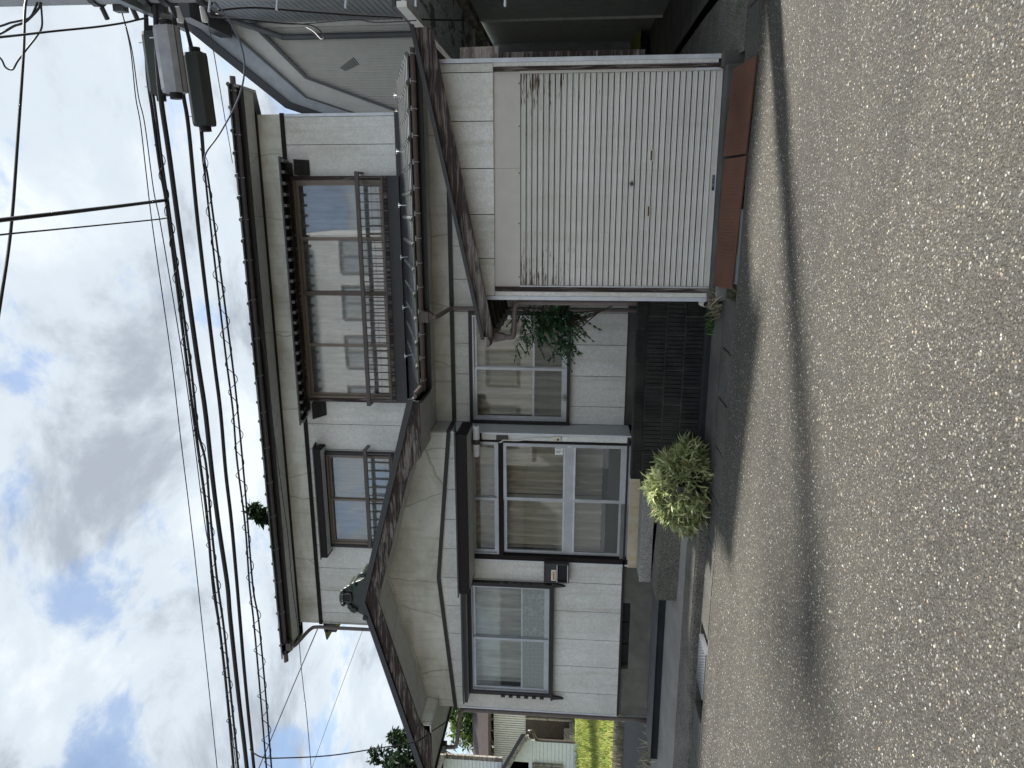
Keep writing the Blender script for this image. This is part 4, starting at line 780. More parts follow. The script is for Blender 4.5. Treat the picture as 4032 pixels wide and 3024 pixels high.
weed('dry_weed', (-8.6, 9.0, .1), 260, .26, (.5, .22), [(.30, .28, .2), (.22, .2, .12), (.4, .37, .28)], 'straggling dry weeds at the far left end of the terrace slab', seed=6)['kind'] = 'stuff'
weed('weed', (1.75, 7.42, -.1), 40, .06, (.05, .1), [(.06, .12, .03), (.1, .14, .05)], 'mossy weeds by the kerb right of the garage', seed=8)
weed('window_weed', (-2.62, 9.47, 1.47), 16, .09, (.03, .01), [(.2, .24, .1), (.3, .32, .16)], 'tiny pale weed on the sill of the recessed window', seed=9)
def tree(name, c, h, rx, rzz, n, cols, size, label, seed, trunk=.2, conifer=False):
    t = thing(name, c, label, 'tree'); rng = random.Random(seed); c = Vector(c); V = []; F = []; K = []; b = MB(); top = c+Vector((0, 0, h))
    b.tube([c, c+Vector((.05*h*.3, 0, h*.5)), c+Vector((0, 0, h*.95))], [trunk, trunk*.7, trunk*.15], 8); cl = []
    for k in range(int(34 if not conifer else 60)):
        if conifer:
            f = rng.uniform(.25, .98); rad = rx*(1.05-f); a = rng.uniform(0, 6.28); p = c+Vector((math.cos(a)*rad, math.sin(a)*rad, h*f-rad*.25)); cl.append((p, .12*rx+.35*rad)); b.tube([c+Vector((0, 0, h*f)), p], [.03, .01], 4)
        else:
            d = Vector((rng.gauss(0, 1), rng.gauss(0, 1), rng.gauss(0, 1))).normalized()*rng.uniform(.4, 1); p = c+Vector((d.x*rx, d.y*rx, h-rzz+d.z*rzz)); cl.append((p, rng.uniform(.2, .42)*rx)); b.tube([c+Vector((0, 0, h*rng.uniform(.35, .7))), p], [.05, .012], 4)
    for i in range(n):
        p, r = cl[rng.randrange(len(cl))]; d = Vector((rng.gauss(0, 1), rng.gauss(0, 1), rng.gauss(0, .8))).normalized(); q = p+d*r*rng.uniform(.2, 1)**.5
        g = leaf_geo(q, Vector((rng.gauss(0, 1), rng.gauss(0, 1), rng.gauss(-.1, .7))), size*rng.uniform(.6, 1.3), size*.55*rng.uniform(.6, 1.2), rng); k = len(V); V += [tuple(x) for x in g]; F += [(k, k+1, k+2, k+3), (k+3, k+2, k+4)]; K += [tuple(Vector(cols[rng.randrange(len(cols))])*rng.uniform(.6, 1.25))]*5
    b.build('trunk', 'bark', t); colored('crown', V, F, K, 'leaf', parent=t)
GR = [(.05, .10, .025), (.08, .14, .03), (.035, .07, .02), (.12, .17, .04)]; DK = [(.02, .04, .02), (.03, .055, .025), (.015, .03, .015)]
tree('broadleaf_tree', (-26.2, 34, .9), 7.4, 2.6, 2.6, 9000, GR, .34, 'leafy green tree behind the dark shed on the left', 3)
tree('broadleaf_tree', (-30.5, 37, .9), 7.6, 2.4, 2.2, 6000, GR+[(.16, .2, .05)], .34, 'yellowish green tree above the pale house, left of the leafy one', 4)
tree('dark_tree', (-24.6, 26.5, .9), 9.3, 1.35, 1.7, 3800, DK, .26, 'dark tree rising behind the porch roof at the left edge', 5, .15)
tree('conifer', (-10.15, 21.5, .9), 11.6, 1.3, 3, 5600, DK+[(.03, .07, .03)], .30, 'conifer whose tip shows above the main roof', 6, .2, True)

def grit():
    rng = np.random.default_rng(9); V = []; F = []; K = []
    def put(x, y, z, s, c):
        a = rng.uniform(0, 6.28); k = len(V); h = s*rng.uniform(.2, .6)
        V.extend([(x+math.cos(a)*s, y+math.sin(a)*s, z), (x+math.cos(a+2)*s*.8, y+math.sin(a+2)*s*.8, z+.001), (x+math.cos(a+4)*s*.9, y+math.sin(a+4)*s*.9, z), (x, y, z+h)]); F.extend([(k, k+1, k+3), (k+1, k+2, k+3), (k+2, k, k+3)]); K.extend([np.array(c)*rng.uniform(.6, 1.2)]*4)
    cols = [(.12, .11, .09), (.2, .18, .14), (.07, .065, .055), (.16, .11, .05), (.05, .06, .03)]
    for i in range(3600):
        x = rng.uniform(-7.8, 2.1); y, z = [(6.79+rng.normal(0, .035), zr(x)+.001), (7.25+rng.normal(0, .03), zr(x)+.006), (7.64+rng.normal(0, .04), -.088), (7.0+rng.uniform(-.2, .25), zr(x)+.010)][rng.choice(4, p=[.4, .25, .2, .15])]
        if y > 7.5 and not (-3.1 < x < -.99): continue
        put(x, y, z, rng.uniform(.003, .011), cols[rng.integers(5)])
    colored('gutter_grit', V, F, K, 'pebble', 'grit, crumbs of soil and dead leaf bits along the gutter', 'grit')
grit()

# ---------------------------------------------------------------- neighbour on the right
nb = thing('neighbour_house', (3.1, 13.4, 0), 'grey ribbed-metal house with a steep bent gable behind the garage', 'house')
YN = 13.36
WL = [(3.6, 7.72), (3.14, 7.24), (2.17, 6.25), (1.65, 4.79), (1.60, 4.65)]; CL = [(3.6, 8.29), (2.87, 7.45), (1.84, 6.25), (1.44, 5.0), (1.38, 4.83)]; RL = [(3.6, 8.83), (2.71, 7.72), (1.77, 6.52), (1.32, 5.13), (1.24, 4.88)]
off = lambda l, d: [(x+d[0], z+d[1]) for x, z in l]
MB().py([(1.62, 3.2), (3.12, 3.2), (3.12, 7.2), (2.15, 6.22), (1.62, 4.7)], YN+.016, YN+.12).build('wall', 'neighbour_wall', nb)
def roofz(x): return 6.25+(x-2.17)*1.02 if x > 2.17 else 6.25+(x-2.17)*2.8
k = 1.64
while k < 3.08: MB().py([(k, 3.25), (k+.024, 3.25), (k+.024, roofz(k+.024)-.03), (k, roofz(k)-.03)], YN, YN+.015).build('rib', 'neighbour_wall', nb); k += .045
nr = MB().py(RL+off(RL, (-.11, .07))[::-1], YN-.24, YN+4).build('roof', 'dark_metal', nb)
MB().py(WL+CL[::-1], YN-.08, YN+.012).build('frieze', 'neighbour_soffit', nr)
MB().py(off(WL, (.04, -.035))+WL[::-1], YN-.10, YN-.001).build('verge_trim', 'neighbour_trim', nr)
MB().py(CL+RL[::-1], YN-.15, YN+.011).build('verge_board', 'zinc', nr); MB().py(off(CL, (.025, -.02))+CL[::-1], YN-.165, YN-.081).build('verge_trim', 'neighbour_trim', nr)
MB().tube(smoothpts([(3.08, YN-.55, 7.4), (3.06, YN-.35, 7.3), (2.88, YN-.1, 6.66), (2.86, YN-.07, 6.53), (2.86, YN-.07, 5.6), (2.86, YN-.07, 3.35)], 4), .05, 10).build('downpipe', 'neighbour_trim', nb, smooth=True)
MB().box(3.03, 3.10, YN-.03, YN+.02, 3.3, 7.15).build('corner_trim', 'white_metal', nb)
fan = MB()
for q in range(9): fan.tube([(2.30+.012*q, YN-.004, 5.52-.03*q), (2.36+.02*q, YN-.004, 5.62-.03*q)], .008, 4)
fan.build('weep_mark', 'neighbour_trim', nb)
MB().box(3.11, 3.14, 11.8, YN-.03, 3.3, 8.2).build('side_wall', 'zinc', nb)
for i in range(46): MB().box(3.098, 3.109, 11.8, YN-.03, 3.34+i*.1, 3.34+i*.1+.085).build('side_board', 'zinc', nb)
MB().box(2.83, 3.18, 11.7, YN-.26, 7.45, 7.66).build('eave', 'dark_metal', nb)
# ground floor: side wall, deep flaking eave, dark carport behind
MB().box(3.07, 3.22, 8.25, YN, -.3, 3.2).build('lower_wall', 'dark_wall', nb); MB().box(3.22, 8, 8.25, 8.4, -.3, 3.2).build('front_wall', 'dark_wall', nb); MB().box(3.04, 3.07, YN-.05, YN+.01, -.15, 3.1).build('lower_trim', 'white_metal', nb)
ev = MB().box(2.08, 3.09, 8.17, YN, 3.235, 3.27).build('eave_soffit', 'flaking', nb); MB().box(2.02, 2.08, 8.15, YN, 3.21, 3.32).build('drip_edge', 'white_metal', ev); MB().box(2.95, 3.07, 8.2, YN+2, 3.10, 3.234).build('beam', 'grey_wood', ev)
MB().add([(2.03, 8.16, 3.33), (8, 8.16, 3.9), (8, YN, 3.9), (2.03, YN, 3.33), (2.03, 8.16, 3.37), (8, 8.16, 3.94), (8, YN, 3.94), (2.03, YN, 3.37)], [(0, 3, 2, 1), (4, 5, 6, 7), (0, 1, 5, 4), (3, 0, 4, 7)]).build('lower_roof', 'dark_metal', nb)
MB().box(.9, 7, 16.4, 16.5, -.4, 3.3).build('carport_back', 'dark_wall', nb)
for i in range(34): MB().box(1.5+i*.045, 1.5+i*.045+.022, 16.385, 16.40, 2.0, 3.25).build('rib', 'zinc', nb)
MB().box(1.4, 3.2, YN+.13, 16.4, 3.22, 3.27).build('carport_ceiling', 'dark_wall', nb); MB().box(3.3, 3.4, YN, 16.4, -.2, 3.3).build('carport_wall', 'dark_wall', nb)
wd = rect_frame(MB(), 1.83, 2.95, .8, 2.45, 16.34, 16.384, .06).build('window', 'post_dark', nb); MB().box(1.89, 2.89, 16.36, 16.365, .86, 2.39).build('pane', 'glass', wd)
MB().tube([(3.05, 8.6, 2.0), (3.05, 11.6, 2.0), (3.05, 11.9, 1.8), (3.05, 11.9, .1)], .02, 8).build('wall_pipe', 'white_metal', nb)
bd = MB().box(1.435, 1.50, 7.85, 7.88, .72, 2.2).build('leaning_board', 'peel'); tag(bd, 'weathered brown board standing upright against the far side of the garage', 'board')
MB().px([(7.80, 2.2), (7.86, 2.2), (7.86, 2.55), (7.83, 2.6)], 1.40, 1.55).build('board_cap', 'grey_wood', bd)

# ---------------------------------------------------------------- background left: pale house, shed
wh = thing('pale_house', (-20.5, 23.5, .95), 'white clapboard house with weathered roof edges at the left edge', 'house')
def skew(mb, poly, y0, y1, k=-.93):
    n = len(poly); V = [(x, y0, z) for x, z in poly]+[(x+k*(y1-y0), y1, z) for x, z in poly]
    return mb.add(V, [tuple(range(n)), tuple(range(2*n-1, n-1, -1))]+[(i, i+n, (i+1) % n+n, (i+1) % n) for i in range(n)])
skew(MB(), [(-30, .9), (-20.05, .9), (-20.05, 5.95), (-30, 5.95)], 22.03, 28).build('wall', 'rib_white', wh); skew(MB(), [(-30, .9), (-19.05, .9), (-19.05, 2.78), (-20.2, 3.6), (-30, 3.6)], 22.03, 25).build('wall', 'rib_white', wh)
for i in range(13): MB().px([(22.0, .96+i*.138), (22.03, .96+i*.138), (22.03, 1.09+i*.138), (22.018, 1.09+i*.138)], -26, -19.05).build('clapboard', 'rib_white', wh)
for i in range(16): MB().px([(22.0, 3.75+i*.138), (22.03, 3.75+i*.138), (22.03, 3.88+i*.138), (22.018, 3.88+i*.138)], -26, -20.05).build('clapboard', 'rib_white', wh)
skew(MB(), [(-18.45, 2.82), (-20.6, 3.86), (-20.6, 4.02), (-18.45, 2.98)], 21.6, 25.2).build('lean_to_roof', 'dark_metal', wh); MB().py([(-18.5, 2.72), (-20.6, 3.74), (-20.6, 3.90), (-18.5, 2.86)], 21.55, 21.63).build('verge_board', 'grey_wood', wh)
skew(MB(), [(-19.4, 5.80), (-22, 6.7), (-22, 6.95), (-19.4, 6.02)], 21.5, 28).build('roof', 'dark_metal', wh); MB().py([(-19.42, 5.72), (-22, 6.60), (-22, 6.86), (-19.42, 5.98)], 21.42, 21.5).build('verge_board', 'grey_wood', wh)
MB().box(-20.08, -19.9, 21.98, 22.06, 3.72, 5.9).build('corner_board', 'grey_wood', wh)
MB().tube(smoothpts([(-18.5, 21.8, 2.75), (-18.5, 21.8, 2.6), (-18.9, 21.95, 2.5), (-19.0, 21.97, 2.4), (-19.0, 21.97, 1.6), (-19.0, 21.97, .95)], 4), .05, 8).build('downpipe', 'brown_metal', wh)
mk = rect_frame(MB(), -21.5, -20.0, 1.5, 2.6, 21.9, 21.98, .05).build('reed_screen', 'grey_wood', wh)
for i in range(22): MB().box(-21.45+i*.065, -21.42+i*.065, 21.92, 21.95, 1.55, 2.55).build('reed', 'grey_wood', mk)
sd_ = thing('shed', (-25.2, 31.5, .9), 'dark brown shed with a pale corrugated upper wall, half hidden by the house', 'shed')
MB().box(-32, -22.0, 30.05, 35, .9, 3.4).build('wall', 'house_dark', sd_); MB().box(-32, -22.0, 30.1, 35, 3.4, 5.0).build('upper_wall', 'pale_corrugated', sd_)
for i in range(60): MB().box(-30+i*.13, -29.93+i*.13, 30.06, 30.1, 3.42, 5.0).build('rib', 'pale_corrugated', sd_)
MB().px([(29.0, 5.02), (32.5, 6.3), (32.5, 6.45), (29.0, 5.15)], -33, -21.5).build('roof', 'house_dark', sd_)
for i in range(16): MB().px([(29.1, 4.92), (30.1, 5.25), (30.1, 5.36), (29.1, 5.02)], -32+i*.65, -31.9+i*.65).build('rafter', 'house_dark', sd_)
for i in range(7): MB().box(-31+i*1.25, -30.9+i*1.25, 29.97, 30.05, .9, 3.4).build('post', 'grey_wood', sd_)
wq = rect_frame(MB(), -24.2, -22.9, 3.2, 4.4, 29.98, 30.05, .07).build('window', 'aluminium', sd_); MB().box(-24.15, -22.95, 30.0, 30.01, 3.25, 4.35).build('pane', 'glass_up', wq)
cr8 = MB().box(-26.2, -24.6, 28.9, 29.8, .95, 1.25).box(-26.0, -24.9, 29.0, 29.7, 1.25, 1.5).build('timber_pile', 'grey_wood'); tag(cr8, 'pile of old grey timber before the dark shed', 'timber')

# ---------------------------------------------------------------- the house across the street, seen in the panes
op = thing('opposite_house', (-6, -8, 0), 'pale house across the street, mirrored in the upstairs windows', 'house')
OY = -8.5
MB().box(-10.2, -1.3, OY-6, OY, -.2, 13.6).build('wall', 'opposite_wall', op); MB().px([(OY+.4, 13.6), (OY-6.6, 13.9), (OY-6.6, 13.75), (OY+.4, 13.45)], -10.5, -1.3).build('roof', 'dark_metal', op)
for zx in (3.6, 6.6, 10.2):
    for xx in (-9.4, -7.1, -4.9, -2.9):
        q = rect_frame(MB(), xx, xx+1.5, zx, zx+1.3, OY-.02, OY+.06, .07).box(xx+.72, xx+.78, OY, OY+.05, zx, zx+1.3).build('window', 'opposite_frame', op); MB().box(xx+.07, xx+1.43, OY+.01, OY+.015, zx+.07, zx+1.23).build('pane', 'glass_up', q)
q = rect_frame(MB(), -8.5, -5.0, .0, 2.4, OY-.02, OY+.08, .1).build('shopfront', 'opposite_frame', op); MB().box(-8.4, -5.1, OY+.01, OY+.02, .1, 2.3).build('pane', 'glass', q)
MB().box(-9.6, -2.4, OY+.0, OY+1.1, 2.75, 2.9).build('canopy', 'dark_metal', op)
op2 = thing('opposite_shed', (-16, -10, 0), 'low pale building across the street, left of the mirrored house', 'building')
MB().box(-24, -12, -14, -9, -.2, 3.4).build('wall', 'opposite_wall', op2); MB().px([(-8.4, 3.3), (-11.5, 4.6), (-14.6, 3.3), (-14.6, 3.15), (-11.5, 4.45), (-8.4, 3.15)], -24.5, -11.5).build('roof', 'dark_metal', op2)

# ---------------------------------------------------------------- utility pole, cables
pole = thing('utility_pole', (1.86, 6.55, -.15), 'concrete utility pole at the right edge, carrying all the street cables', 'pole')
MB().tube([(1.86, 6.55, -.3), (1.86, 6.55, 11)], [.175, .125], 20).build('shaft', 'pole_concrete', pole, smooth=True)
gd = MB().tube([(1.86, 6.55, 1.25), (1.86, 6.55, 1.72)], .185, 20).build('guard_band', 'plastic_cream', pole)
for i in range(6): MB().tube([(1.86, 6.55, 1.28+i*.075), (1.86, 6.55, 1.31+i*.075)], .187, 20).build('guard_stripe', 'post_dark', gd)
for i, z in enumerate((2.0, 2.75, 3.35, 3.95, 4.55)): MB().tube([(1.75, 6.5, z), (1.60 if i else 1.58, 6.44, z)], .011, 7).build('climbing_step', 'silver_trim', pole)
for z, r in ((4.62, .19), (4.95, .185), (5.12, .185), (5.32, .18), (5.6, .17)): MB().tube([(1.86, 6.55, z), (1.86, 6.55, z+.05)], r, 16).tube([(1.70, 6.62, z+.025), (1.62, 6.68, z+.025)], .022, 8).build('cable_band', 'dark_metal', pole)
MB().box(1.64, 1.74, 6.6, 6.68, 5.04, 5.16).build('clamp_block', 'closure_dark', pole); MB().box(1.66, 1.74, 6.58, 6.66, 5.40, 5.5).build('clamp_block', 'dark_metal', pole)
for z in (4.95, 4.72): MB().tube([(1.70, 6.66, z), (1.60, 6.70, z), (1.58, 6.70, z)], [.02, .03, .024], 10).build('insulator', 'ceramic', pole)
MB().box(1.66, 1.72, 6.2, 7.4, 5.22, 5.29).build('cross_arm', 'galvanised', pole)
WIRES = {'thin1': [(1.75, 6.9, 5.617), (1.42, 6.9, 5.577), (0.997, 6.9, 5.584), (0.75, 6.9, 5.569), (0.305, 6.9, 5.573), (-0.233, 6.9, 5.575), (-1.524, 6.9, 5.55), (-2.427, 6.9, 5.555), (-3.389, 6.9, 5.556), (-4.165, 6.9, 5.564), (-6.655, 6.9, 5.608), (-8.513, 6.9, 5.657)], 'thin2': [(1.729, 6.85, 5.588), (1.409, 6.85, 5.534), (0.989, 6.85, 5.525), (0.744, 6.85, 5.496), (0.131, 6.85, 5.488), (-0.232, 6.85, 5.457), (-1.511, 6.85, 5.396), (-2.335, 6.85, 5.378), (-3.358, 6.85, 5.368), (-4.125, 6.85, 5.337), (-6.588, 6.85, 5.336), (-8.425, 6.85, 5.355)], 'lash1': [(1.724, 6.75, 5.296), (1.212, 6.75, 5.351), (0.853, 6.75, 5.347), (0.36, 6.75, 5.337), (0.044, 6.75, 5.316), (-0.228, 6.75, 5.312), (-1.488, 6.75, 5.299), (-2.071, 6.75, 5.295), (-2.614, 6.75, 5.284), (-3.228, 6.75, 5.275), (-4.066, 6.75, 5.299), (-4.581, 6.75, 5.282), (-5.352, 6.75, 5.283), (-6.495, 6.75, 5.31), (-8.307, 6.75, 5.347)], 'lash2': [(1.661, 6.75, 5.29), (1.211, 6.75, 5.321), (0.852, 6.75, 5.315), (0.36, 6.75, 5.309), (0.044, 6.75, 5.298), (-0.228, 6.75, 5.292), (-1.488, 6.75, 5.262), (-1.923, 6.75, 5.262), (-2.31, 6.75, 5.263), (-2.658, 6.75, 5.219), (-3.306, 6.75, 5.238), (-4.063, 6.75, 5.244), (-4.579, 6.75, 5.231), (-5.349, 6.75, 5.238), (-6.49, 6.75, 5.253), (-8.3, 6.75, 5.281)], 'thick': [(1.665, 6.45, 5.028), (1.199, 6.45, 5.066), (0.884, 6.45, 5.076), (0.462, 6.45, 5.061), (-0.218, 6.45, 5.046), (-1.42, 6.45, 5.014), (-1.976, 6.45, 4.993), (-2.642, 6.45, 4.996), (-3.233, 6.45, 4.988), (-3.878, 6.45, 4.966), (-4.297, 6.45, 4.976), (-5.268, 6.45, 4.981), (-6.194, 6.45, 4.978), (-7.92, 6.45, 4.996)], 'second': [(1.79, 6.95, 5.143), (1.399, 6.95, 5.142), (1.022, 6.95, 5.135), (0.699, 6.95, 5.118), (-0.235, 6.95, 5.129), (-1.527, 6.95, 5.114), (-2.125, 6.95, 5.104), (-2.827, 6.95, 5.119), (-3.395, 6.95, 5.115), (-4.173, 6.95, 5.129), (-5.426, 6.95, 5.157), (-6.667, 6.95, 5.167), (-8.524, 6.95, 5.174)], 'low1': [(1.741, 7.2, 5.185), (1.332, 7.2, 5.136), (0.749, 7.2, 5.131), (0.42, 7.2, 5.137), (0.275, 7.2, 5.132), (-0.243, 7.2, 5.13), (-1.58, 7.2, 5.111), (-2.198, 7.2, 5.095), (-2.775, 7.2, 5.107), (-3.562, 7.2, 5.09), (-4.316, 7.2, 5.112), (-4.815, 7.2, 5.107), (-5.771, 7.2, 5.118), (-6.894, 7.2, 5.139), (-8.816, 7.2, 5.17)], 'low2': [(1.718, 7.2, 5.172), (1.332, 7.2, 5.11), (0.749, 7.2, 5.112), (0.42, 7.2, 5.121), (0.275, 7.2, 5.105), (-0.243, 7.2, 5.087), (-1.579, 7.2, 5.048), (-2.197, 7.2, 5.04), (-3.12, 7.2, 5.047), (-4.314, 7.2, 5.072), (-4.812, 7.2, 5.044), (-5.767, 7.2, 5.05), (-6.889, 7.2, 5.072), (-8.809, 7.2, 5.1)], 'drop1': [(0.039, 6.75, 5.317), (-0.011, 5.963, 5.258), (-0.049, 5.175, 5.112), (-0.096, 4.388, 5.072), (-0.129, 3.6, 4.855)], 'drop2': [(-0.12, 6.75, 5.332), (-0.124, 6.12, 5.012), (-0.158, 5.49, 5.142), (-0.174, 4.86, 5.097), (-0.182, 4.23, 4.957), (-0.209, 3.6, 4.873)], 'high': [(1.864, 6.5, 6.108), (1.644, 6.117, 5.954), (1.147, 5.733, 5.762), (0.494, 5.35, 5.62), (-0.169, 4.967, 5.486), (-0.677, 4.583, 5.348), (-1.47, 4.2, 5.325)], 'curl1': [(1.511, 6.5, 6.727), (1.542, 6.5, 6.526), (1.567, 6.5, 6.425), (1.578, 6.5, 6.351), (1.604, 6.5, 6.233), (1.69, 6.5, 6.16), (1.744, 6.5, 6.129)], 'curl2': [(1.428, 6.5, 6.743), (1.48, 6.5, 6.538), (1.539, 6.5, 6.396), (1.555, 6.5, 6.331), (1.584, 6.5, 6.258), (1.683, 6.5, 6.13), (1.743, 6.5, 6.105)], 'twist': [(0.991, 4.5, 5.211), (1.073, 4.8, 5.193), (1.153, 5.1, 5.243), (1.239, 5.4, 5.229), (1.33, 5.7, 5.1), (1.425, 6.0, 5.057), (1.517, 6.3, 5.115), (1.603, 6.6, 5.201)], 'loop': [(1.364, 6.5, 6.707), (1.282, 6.5, 6.576), (1.203, 6.5, 6.538), (1.183, 6.5, 6.475), (1.253, 6.5, 6.411), (1.357, 6.5, 6.299), (1.456, 6.5, 6.19), (1.534, 6.5, 6.13), (1.672, 6.5, 6.111), (1.733, 6.5, 6.107)], 'blue': [(1.735, 6.68, 4.606), (1.719, 6.68, 4.594), (1.606, 6.68, 4.503), (1.411, 6.68, 4.408), (1.183, 6.68, 4.386), (0.929, 6.68, 4.471), (0.644, 6.68, 4.67), (0.475, 6.68, 4.821), (0.367, 6.68, 4.863)], 'toeave': [(1.632, 6.7, 4.701), (1.607, 7.34, 4.997), (1.28, 7.98, 5.272), (0.924, 8.62, 5.549), (0.759, 9.26, 5.836), (0.557, 9.9, 6.127)], 'leftA': [(-6.969, 10.3, 5.603), (-7.262, 9.6, 5.665), (-7.601, 8.9, 5.739), (-7.86, 8.2, 5.775), (-8.373, 7.5, 5.937)], 'leftB': [(-1.647, 10.2, 6.144), (-2.229, 10.2, 6.035), (-3.458, 10.2, 6.012), (-4.565, 10.2, 5.962), (-5.188, 10.2, 5.934), (-6.079, 10.2, 5.934), (-6.896, 10.2, 5.899), (-7.749, 10.2, 5.899), (-8.631, 10.2, 5.877), (-9.702, 10.2, 5.879), (-11.235, 10.2, 5.897)], 'leftC': [(-6.926, 10.3, 4.815), (-7.405, 9.725, 4.961), (-7.854, 9.15, 5.088), (-8.155, 8.575, 5.15), (-8.851, 8.0, 5.358)], 'leftD': [(-6.166, 6.7, 5.052), (-6.43, 6.93, 5.138), (-6.699, 7.16, 5.153), (-6.909, 7.39, 5.054), (-7.032, 7.62, 4.478), (-7.069, 7.85, 3.864), (-7.176, 8.08, 3.545), (-7.313, 8.31, 3.44), (-7.351, 8.54, 3.306), (-7.357, 8.77, 3.126), (-7.407, 9.0, 3.052)], 'rightdrop': [(2.012, 8.2, 5.339), (1.939, 8.2, 4.915), (1.892, 8.2, 4.491), (1.908, 8.2, 4.066), (1.926, 8.2, 3.785), (1.889, 8.2, 3.563), (1.899, 8.2, 3.12)], 'rightdrop2': [(1.699, 6.8, 4.636), (1.826, 7.25, 4.495), (1.891, 7.7, 4.16), (1.952, 8.15, 3.768), (2.028, 8.6, 3.435), (2.097, 9.05, 3.118), (2.187, 9.5, 2.793)], 'rightdrop3': [(1.638, 6.8, 4.69), (1.744, 7.312, 4.659), (1.821, 7.825, 4.484), (1.921, 8.338, 4.428), (2.009, 8.85, 4.465), (2.022, 9.363, 4.538), (2.088, 9.875, 4.748), (2.294, 10.387, 5.024), (2.467, 10.9, 5.312)]}

def ext(p, k=24):
    a, b = Vector(p[-2]), Vector(p[-1]); d = (b-a).normalized(); d = Vector((-1, 0, .02)); return list(p)+[tuple(b+d*10), tuple(b+d*k)]
def wire(key, r, label, extend=False, n=6, sides=6, mat='cable', name='cable', pts=None, tail=None, head=None):
    p = pts or WIRES[key]
    if extend: p = ext(p)
    o = MB().tube([Vector(q) for q in (head or [])]+smoothpts(p, n)+[Vector(q) for q in (tail or [])], r, sides).build(name, mat, smooth=True); return tag(o, label, 'cable')
def far(key, end): return list(WIRES[key])+[end]
wire('thin1', .005, 'topmost thin wire running the whole width above the cable bundle', True)
wire('thin2', .005, 'thin wire just under the topmost one, vanishing behind the lashed cable', True)
wire('thick', .023, 'thickest black cable, third from the top of the bundle', True, sides=10)
wire('second', .019, 'smooth black cable between the thickest cable and the lower lashed pair', True, sides=10)
def lashed(k1, k2, r1, r2, label):
    t = thing('lashed_cable', WIRES[k1][0], label, 'cable')
    a = smoothpts(ext(WIRES[k1]), 8); b = smoothpts(ext(WIRES[k2]), 8)
    MB().tube(a, r1, 8).build('strand', 'cable', t, smooth=True); MB().tube(b, r2, 8).build('strand', 'cable', t, smooth=True)
    # lashing wire winding round both strands
    def at(c, x):
        for p, q in zip(c, c[1:]):
            if q.x <= x <= p.x: f = (p.x-x)/max(p.x-q.x, 1e-6); return p.lerp(q, f)
        return None
    h = []; x = .55; i = 0
    while x > -8.4:
        p, q = at(a, x), at(b, x)
        if p and q:
            c = (p+q)/2; v = (p-q)/2; e = v.length+.022; v = v.normalized() if v.length > 1e-4 else Vector((0, 0, 1)); ph = i*.55; wob = 1+.25*math.sin(i*.31); h.append(c+v*math.cos(ph)*e*wob+Vector((0, math.sin(ph)*.03, 0)))
        x -= .028; i += 1
    MB().tube(h, .0045, 4).build('lashing', 'cable', t, smooth=True); return t
lashed('lash1', 'lash2', .015, .013, 'upper black cable pair wound with a spiral lashing wire')
lashed('low1', 'low2', .011, .011, 'lowest black cable pair wound with a spiral lashing wire')
wire('drop1', .015, 'thick black drop cable leaving the bundle up over the road', tail=[(-.9, -8.3, 5.6)])
wire('drop2', .006, 'thin drop wire beside the thick one, leading up over the road', tail=[(-1.0, -8.3, 5.6)])
wire('high', .011, 'single high cable crossing the top corner of the sky', tail=[(-1.3, -8.4, 7.2)])
wire('curl1', .009, 'upper of two short wires leaving the pole near the top right corner'); wire('curl2', .010, 'lower of two short wires leaving the pole near the top right corner')
wire('loop', .008, 'wire hanging in a loop beside the pole top'); wire('twist', .008, 'twisted pair leaving the pole below the loop, towards the viewer', head=[(.9, -8, 8.2)])
wire('blue', .008, 'grey-blue service wire swinging in a wide arc under the dark closure', mat='cable_blue'); wire('toeave', .005, 'thin wire sloping from the pole to the right end of the main eave')
wire('leftA', .008, 'service wire stretched from the left house corner up to the cables'); wire('leftB', .006, 'thin twisted wire hanging along under the main gutter'); wire('leftC', .0035, 'hair-thin wire from the lower left house corner into the sky'); wire('leftD', .008, 'twisted wire dropping from the cables past the left tip of the porch roof')
wire('rightdrop', .006, 'thin wire clipped along the neighbour wall beside the pole'); wire('rightdrop2', .010, 'bundled wire running down beside the pole to the neighbour eave'); wire('rightdrop3', .008, 'wire ending in a drooping loop on the neighbour gable wall')
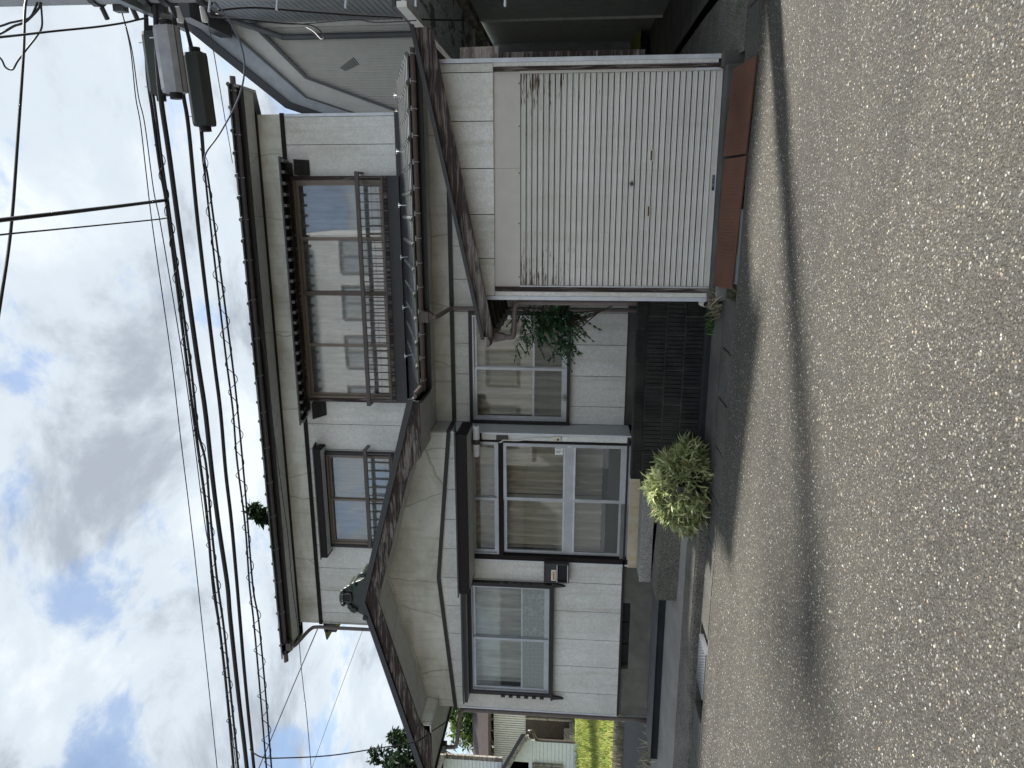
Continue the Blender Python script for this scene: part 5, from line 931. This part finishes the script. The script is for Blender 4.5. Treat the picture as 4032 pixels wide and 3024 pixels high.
def prism_box(name, p0, p1, w_, h_, ch, mat, label):
    """chamfered closure hanging along p0-p1"""
    t = thing(name, tuple((Vector(p0)+Vector(p1))/2), label, 'closure box'); a, b = Vector(p0), Vector(p1); d = (b-a).normalized(); s_ = d.cross(Vector((0, 0, 1))).normalized(); u = s_.cross(d)
    prof = [(-w_/2, -h_/2+ch), (-w_/2+ch, -h_/2), (w_/2-ch, -h_/2), (w_/2, -h_/2+ch), (w_/2, h_/2-ch), (w_/2-ch*.6, h_/2), (-w_/2+ch*.6, h_/2), (-w_/2, h_/2-ch)]; n = 8
    V = [a+s_*x*.93+u*z*.93 for x, z in prof]+[a+d*.03+s_*x+u*z for x, z in prof]+[b-d*.03+s_*x+u*z for x, z in prof]+[b+s_*x*.93+u*z*.93 for x, z in prof]
    F = [tuple(range(n))[::-1], tuple(range(3*n, 4*n))]+[(j*n+i, j*n+(i+1) % n, (j+1)*n+(i+1) % n, (j+1)*n+i) for j in range(3) for i in range(n)]
    MB().add(V, F).build('body', mat, t)
    MB().tube([a+s_*w_*.18-u*h_*.502, b+s_*w_*.18-u*h_*.502], .004, 5).tube([a-s_*w_*.30-u*h_*.49, b-s_*w_*.30-u*h_*.49], .004, 5).build('seam', 'closure_dark', t)
    for e, sg in ((a, -1), (b, 1)): MB().tube([e, e+d*sg*.05], h_*.28, 12).build('end_seal', 'black', t)
    for f in (.15, .85): q = a.lerp(b, f)+u*h_*.5; MB().tube([q, q+u*.07], .006, 5).build('hanger', 'silver_trim', t)
prism_box('cable_closure', (1.495, 6.45, 4.95), (.955, 6.45, 4.93), .17, .195, .045, 'closure_grey', 'light grey ribbed closure box hanging on the cables by the pole')
prism_box('cable_closure', (1.525, 6.78, 5.27), (.985, 6.78, 5.26), .16, .15, .03, 'closure_dark', 'dark closure box directly behind the light grey one')
prism_box('cable_closure', (1.425, 7.2, 5.105), (.752, 7.2, 5.075), .17, .19, .035, 'closure_dark', 'dark mossy closure box on the lowest cable, nearest the roof')
